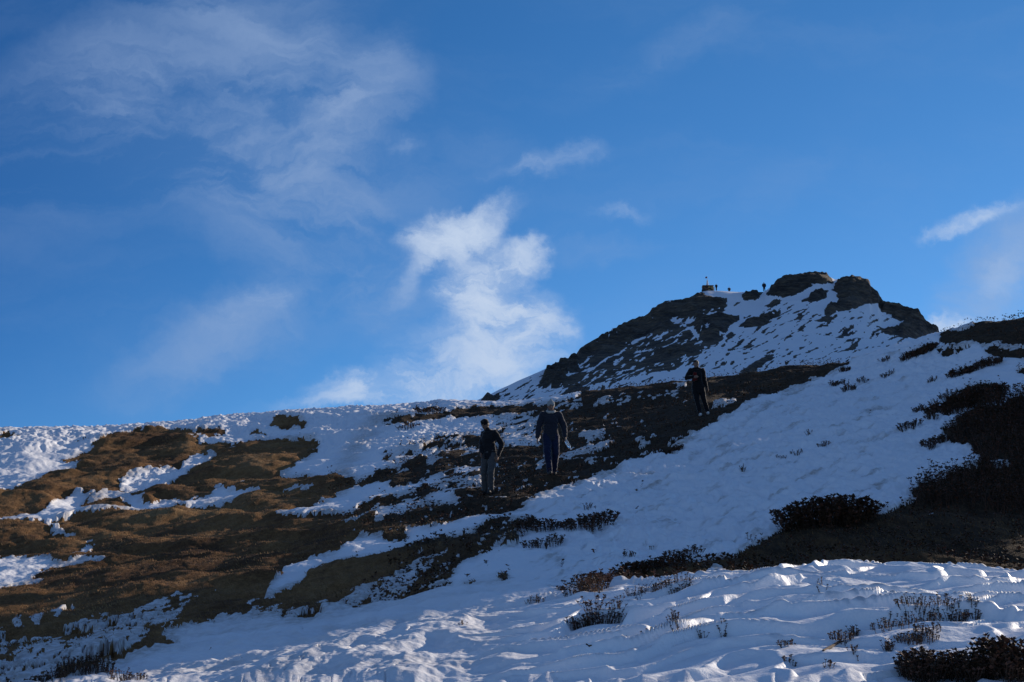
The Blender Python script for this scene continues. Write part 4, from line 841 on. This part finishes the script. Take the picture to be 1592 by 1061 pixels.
    return body
Mj1 = cloth('black jacket', (.016, .016, .018)); Mt1 = cloth('grey trousers', (.075, .072, .072)); Mj2 = cloth('navy jacket', (.024, .026, .036)); Mt2 = cloth('dark blue jeans', (.014, .020, .048))
Mcap2 = plain('grey knitted cap', (.30, .31, .30), .95, .35, 120, .006); Msc2 = plain('pale fleece hood', (.42, .40, .36), .95, .2, 60, .006); Mj3 = cloth('black coat', (.012, .012, .013)); Mred = cloth('dark red shirt', (.11, .012, .010))
Mblack = cloth('black trousers', (.013, .013, .015)); Mshd = plain('dark shoes', (.03, .028, .028), .6, .3, 40); Mshl = plain('pale trainers', (.62, .60, .58), .6, .15, 40); Mcapk = cloth('black cap', (.010, .010, .011))
gp = 'walkers coming down the hillside'
p1 = person('walker in black jacket and grey trousers looking down at the path', (759,769), 1.73,
  dict(head=(-.06,-.06,1.60), neck=(-.02,-.01,1.46), chest=(0,0,1.27), pelvis=(.02,.02,.96), shL=(-.14,.05,1.40), elL=(-.17,.0,1.13), wrL=(-.13,-.12,.93), shR=(.165,-.01,1.40), elR=(.30,.08,1.14), wrR=(.25,-.02,.86),
       hdR=(-.02,-.03,-.10), hipL=(-.07,.02,.90), knL=(-.10,-.02,.50), anL=(-.11,.06,.09), hipR=(.10,.02,.90), knR=(.10,-.09,.50), anR=(.07,.02,.09), hem=.80, hnL=(1,0,0), hnR=(-1,0,0)),
  dict(jacket=dict(mat=Mj1, bulk=.018), trousers=dict(mat=Mt1, bulk=.016), shoes=Mshd, cap=Mcapk, hair=M_hairm, group=gp), face=R(-18), rz=R(-22), head_tilt=.5)
p2 = person('walker in navy jacket and grey knitted cap carrying a clear bottle', (857,739), 1.78,
  dict(head=(0,-.03,1.62), neck=(0,.0,1.48), chest=(0,0,1.28), pelvis=(0,.02,.95), shL=(-.19,.0,1.41), elL=(-.285,.03,1.12), wrL=(-.32,-.06,.86), shR=(.19,0,1.41), elR=(.31,.02,1.14), wrR=(.325,-.08,.88),
       hipL=(-.09,.02,.90), knL=(-.10,-.14,.50), anL=(-.05,-.16,.07), hipR=(.09,.02,.90), knR=(.10,-.04,.50), anR=(.08,.16,.09), hem=.80, hnL=(1,0,0), hnR=(-1,0,0), curlR=1.0),
  dict(jacket=dict(mat=Mj2, bulk=.030), trousers=dict(mat=Mt2, bulk=.026), shoes=Mshd, cap=Mcap2, scarf=Msc2, pompom=True, group=gp), head_tilt=.22, rz=R(4))
p3 = person('walker in long black coat with red shirt front standing on the path', (1085,647), 1.74,
  dict(head=(-.02,-.03,1.60), neck=(0,.0,1.47), chest=(0,0,1.27), pelvis=(.02,.02,.94), shL=(-.18,.0,1.40), elL=(-.31,-.04,1.17), wrL=(-.12,-.20,1.17), shR=(.18,0,1.40), elR=(.235,.06,1.10), wrR=(.29,-.05,.87), hdR=(.05,-.03,-.1),
       hipL=(-.06,.02,.90), knL=(-.02,-.02,.50), anL=(.06,-.05,.07), hipR=(.12,.02,.90), knR=(.20,.0,.50), anR=(.30,.04,.13), hem=.68, hnL=(0,1,0), hnR=(-1,0,0)),
  dict(jacket=dict(mat=Mj3, bulk=.028), trousers=dict(mat=Mblack, bulk=.02), shoes=Mshl, hair=M_hairm, group=gp,
       extra=[('shirt_front', [((-.09,-.13,1.30), .035, (-.11,-.145,1.08), .045), ((-.04,-.125,1.30), .025, (-.04,-.14,1.10), .035)], Mred)]), face=R(-25), head_tilt=.15)
# bottle held by the second walker
Mw = bpy.data.materials.new('clear plastic'); Mw.use_nodes = True; b = Mw.node_tree.nodes['Principled BSDF']; b.inputs['Base Color'].default_value = (.85, .93, .97, 1)
b.inputs['Roughness'].default_value = .12; b.inputs['IOR'].default_value = 1.33; b.inputs['Transmission Weight'].default_value = .75
nt = NT(Mw.node_tree); nn_ = nt.noise(nt.new('ShaderNodeTexCoord').outputs['Object'], 20, 2); bn = nt.new('ShaderNodeBump'); bn.inputs['Distance'].default_value = .003; nt.put(bn.inputs['Height'], nn_); nt.put(b.inputs['Normal'], bn.outputs[0])
Mcapb = plain('white bottle cap', (.75, .75, .78), .5, .05, 10)
def lathe(name, prof, seg=18):
    v = [(r * math.cos(k * 6.28318 / seg), r * math.sin(k * 6.28318 / seg), z) for r, z in prof for k in range(seg)]; f = []
    for i in range(len(prof) - 1):
        for k in range(seg): f.append((i * seg + k, i * seg + (k + 1) % seg, (i + 1) * seg + (k + 1) % seg, (i + 1) * seg + k))
    return mesh_from(name, v, f, True)
kk = 1.78 / 1.75; hw = p2.matrix_world if False else Matrix.Translation(p2.location) @ Matrix.Rotation(R(4), 4, 'Z')
bt = thing('bottle', 'clear plastic water bottle held by the walker in the navy jacket', 'bottle', hw @ Vector((.33 * kk, -.105 * kk, .80 * kk)))
bt.rotation_euler = (R(168), R(-28), 0)
link('bottle_body', lathe('bottle_body', [(.001,.0),(.036,.0),(.040,.01),(.040,.07),(.037,.08),(.040,.09),(.040,.17),(.036,.195),(.018,.222),(.014,.228),(.014,.24)]), bt, Mw)
link('bottle_cap', lathe('bottle_cap', [(.001,.262),(.016,.262),(.0165,.260),(.0165,.236),(.001,.236)]), bt, Mcapb)

# far figures and shrine on the summit
def far_person(label, px, py, h, J, jm, tm):
    return person(label, (px, py), h, J, dict(jacket=dict(mat=jm, bulk=.06), trousers=dict(mat=tm, bulk=.03), shoes=Mshd, hair=M_hairm, group='people on the summit ridge'), voxel=.03, detail=False)
stand = dict(head=(0,-.03,1.61), neck=(0,0,1.47), chest=(0,0,1.27), pelvis=(0,.02,.95), shL=(-.2,0,1.41), elL=(-.29,0,1.14), wrL=(-.27,-.06,.90), shR=(.2,0,1.41), elR=(.29,0,1.14), wrR=(.27,-.06,.90),
             hipL=(-.09,0,.9), knL=(-.11,0,.5), anL=(-.13,0,.08), hipR=(.09,0,.9), knR=(.11,0,.5), anR=(.13,0,.08), hem=.78)
slim = dict(stand); slim.update(anL=(-.07,0,.08), anR=(.07,0,.08), knL=(-.08,0,.5), knR=(.08,0,.5), elL=(-.25,0,1.14), elR=(.25,0,1.14), wrL=(-.2,-.1,.92), wrR=(.2,-.1,.92))
sit = dict(head=(0,-.05,.86), neck=(0,0,.72), chest=(0,.0,.52), pelvis=(0,.04,.18), shL=(-.2,0,.66), elL=(-.26,-.08,.42), wrL=(-.12,-.30,.42), shR=(.2,0,.66), elR=(.26,-.08,.42), wrR=(.12,-.30,.42),
           hipL=(-.09,.0,.14), knL=(-.13,-.40,.42), anL=(-.12,-.52,.06), hipR=(.09,.0,.14), knR=(.13,-.40,.42), anR=(.12,-.52,.06), hem=.12)
Mfar = cloth('dark blue coat', (.03, .035, .05))
f1 = far_person('tiny figure standing alone in the notch beside the summit crag', 1188.5, 458, 1.85, stand, Mfar, Mfar)
f2 = far_person('tiny figure standing beside the small shrine on the summit', 1114, 456, 1.35, slim, Mj3, Mblack)
f3 = far_person('tiny figure sitting on the ridge line between the shrine and the notch', 1134, 457, 1.55, sit, Mfar, Mblack)
def crest(px):
    c = int(np.argmin(np.abs(T - px2ts(px, 456)[0]))); rr = np.where((vv_ > 14) & (vv_ < 15.6))[0]; k = rr[int(np.argmax(Z[rr, c] / Yg[rr, c]))]; return Vector((Xg[k, c], Yg[k, c], Z[k, c]))
for ob, px in ((f1, 1188.5), (f2, 1114), (f3, 1134)): q = crest(px); ob.location = (q.x, q.y - .3, q.z - .05)
q = crest(1101); sh = thing('shrine', 'small stone shrine with a pale spire and prayer flag on the summit', 'shrine', (q.x, q.y + .2, q.z - .15))
def bx(name, c, s, m, parent, bev=.02):
    bm = bmesh.new(); bmesh.ops.create_cube(bm, size=1, matrix=Matrix.Translation(c) @ Matrix.Diagonal((*s, 1)))
    bmesh.ops.bevel(bm, geom=bm.edges[:], offset=bev, segments=1, affect='EDGES'); me = bpy.data.meshes.new(name); bm.to_mesh(me); bm.free(); return link(name, me, parent, m)
Mst = plain('brown stone', (.16, .085, .055), .95, .5, 3, .03); Mtan = plain('ochre plaster', (.40, .27, .11), .9, .3, 4, .02); Mwh = plain('white paint', (.72, .70, .68), .8, .12, 5); Mdk = plain('dark stone', (.05, .045, .042), .95, .4, 4, .03); Mfl = cloth('red and dark flag', (.22, .03, .04))
for i, (x0, w_) in enumerate(((-.95,.5),(-.42,.5),(.10,.48),(.62,.5))):
    for j in range(3): bx('stone', (x0 + w_ / 2 + .12 * (j % 2) - .06, 0, .14 + j * .31), (w_ - .03, 1.2 - .05 * ((i + j) % 2), .29), (Mst, Mst, Mtan, Mtan)[i] if (i + j) % 3 else Mdk, sh, .03)
bx('roof_slab', (.05, 0, 1.04), (2.15, 1.4, .14), Mst, sh)
link('spire', lathe('spire', [(.001,1.10),(.30,1.10),(.24,1.35),(.17,1.8),(.10,2.2),(.03,2.45),(.001,2.47)], 10), sh, Mwh)
link('pole', lathe('pole', [(.001,2.3),(.03,2.3),(.03,3.1),(.001,3.12)], 8), sh, Mwh)
fv = [(0, 0, 2.62), (-.18, .03, 2.66), (-.36, -.02, 2.60), (-.36, -.02, 2.92), (-.18, .03, 2.98), (0, 0, 2.98)]
fv2 = fv + [(a_, b_ + .01, c_) for a_, b_, c_ in fv]
me = bpy.data.meshes.new('flag'); me.from_pydata(fv2, [], [(0,1,4,5),(1,2,3,4),(11,10,7,6),(10,9,8,7),(0,6,7,1),(1,7,8,2),(2,8,9,3),(3,9,10,4),(4,10,11,5),(5,11,6,0)]); link('flag', me, sh, Mfl)
link('bell_post', tube('bell_post', [(-.95, -.3, .6), (-.97, -.3, 1.15)], [.18, .14], Mdk).data, None) if False else None
pq = crest(1109.5); pz = thing('marker_post', 'short white post between the shrine and the figure standing by it', 'post', (pq.x, pq.y + .1, pq.z - .1))
bx('shaft', (0, 0, .38), (.2, .2, .80), Mwh, pz); bx('cap_stone', (0, 0, .81), (.28, .28, .08), Mwh, pz)
cq = crest(1095); cs = thing('cairn', 'low pile of dark stones at the left end of the shrine', 'cairn', (cq.x, cq.y, cq.z - .1))
rs = np.random.default_rng(5)
for i in range(7):
    bm = bmesh.new(); bmesh.ops.create_icosphere(bm, subdivisions=1, radius=.22 + .1 * rs.random())
    for v in bm.verts: v.co *= .8 + .4 * rs.random()
    me = bpy.data.meshes.new('stone'); bm.to_mesh(me); bm.free(); so = link('stone', me, cs, Mdk); so.location = (rs.normal() * .3, rs.normal() * .25, .12 + .22 * (i // 3)); so.scale = (1.2, 1, .75)
print('done', time.time() - T0)
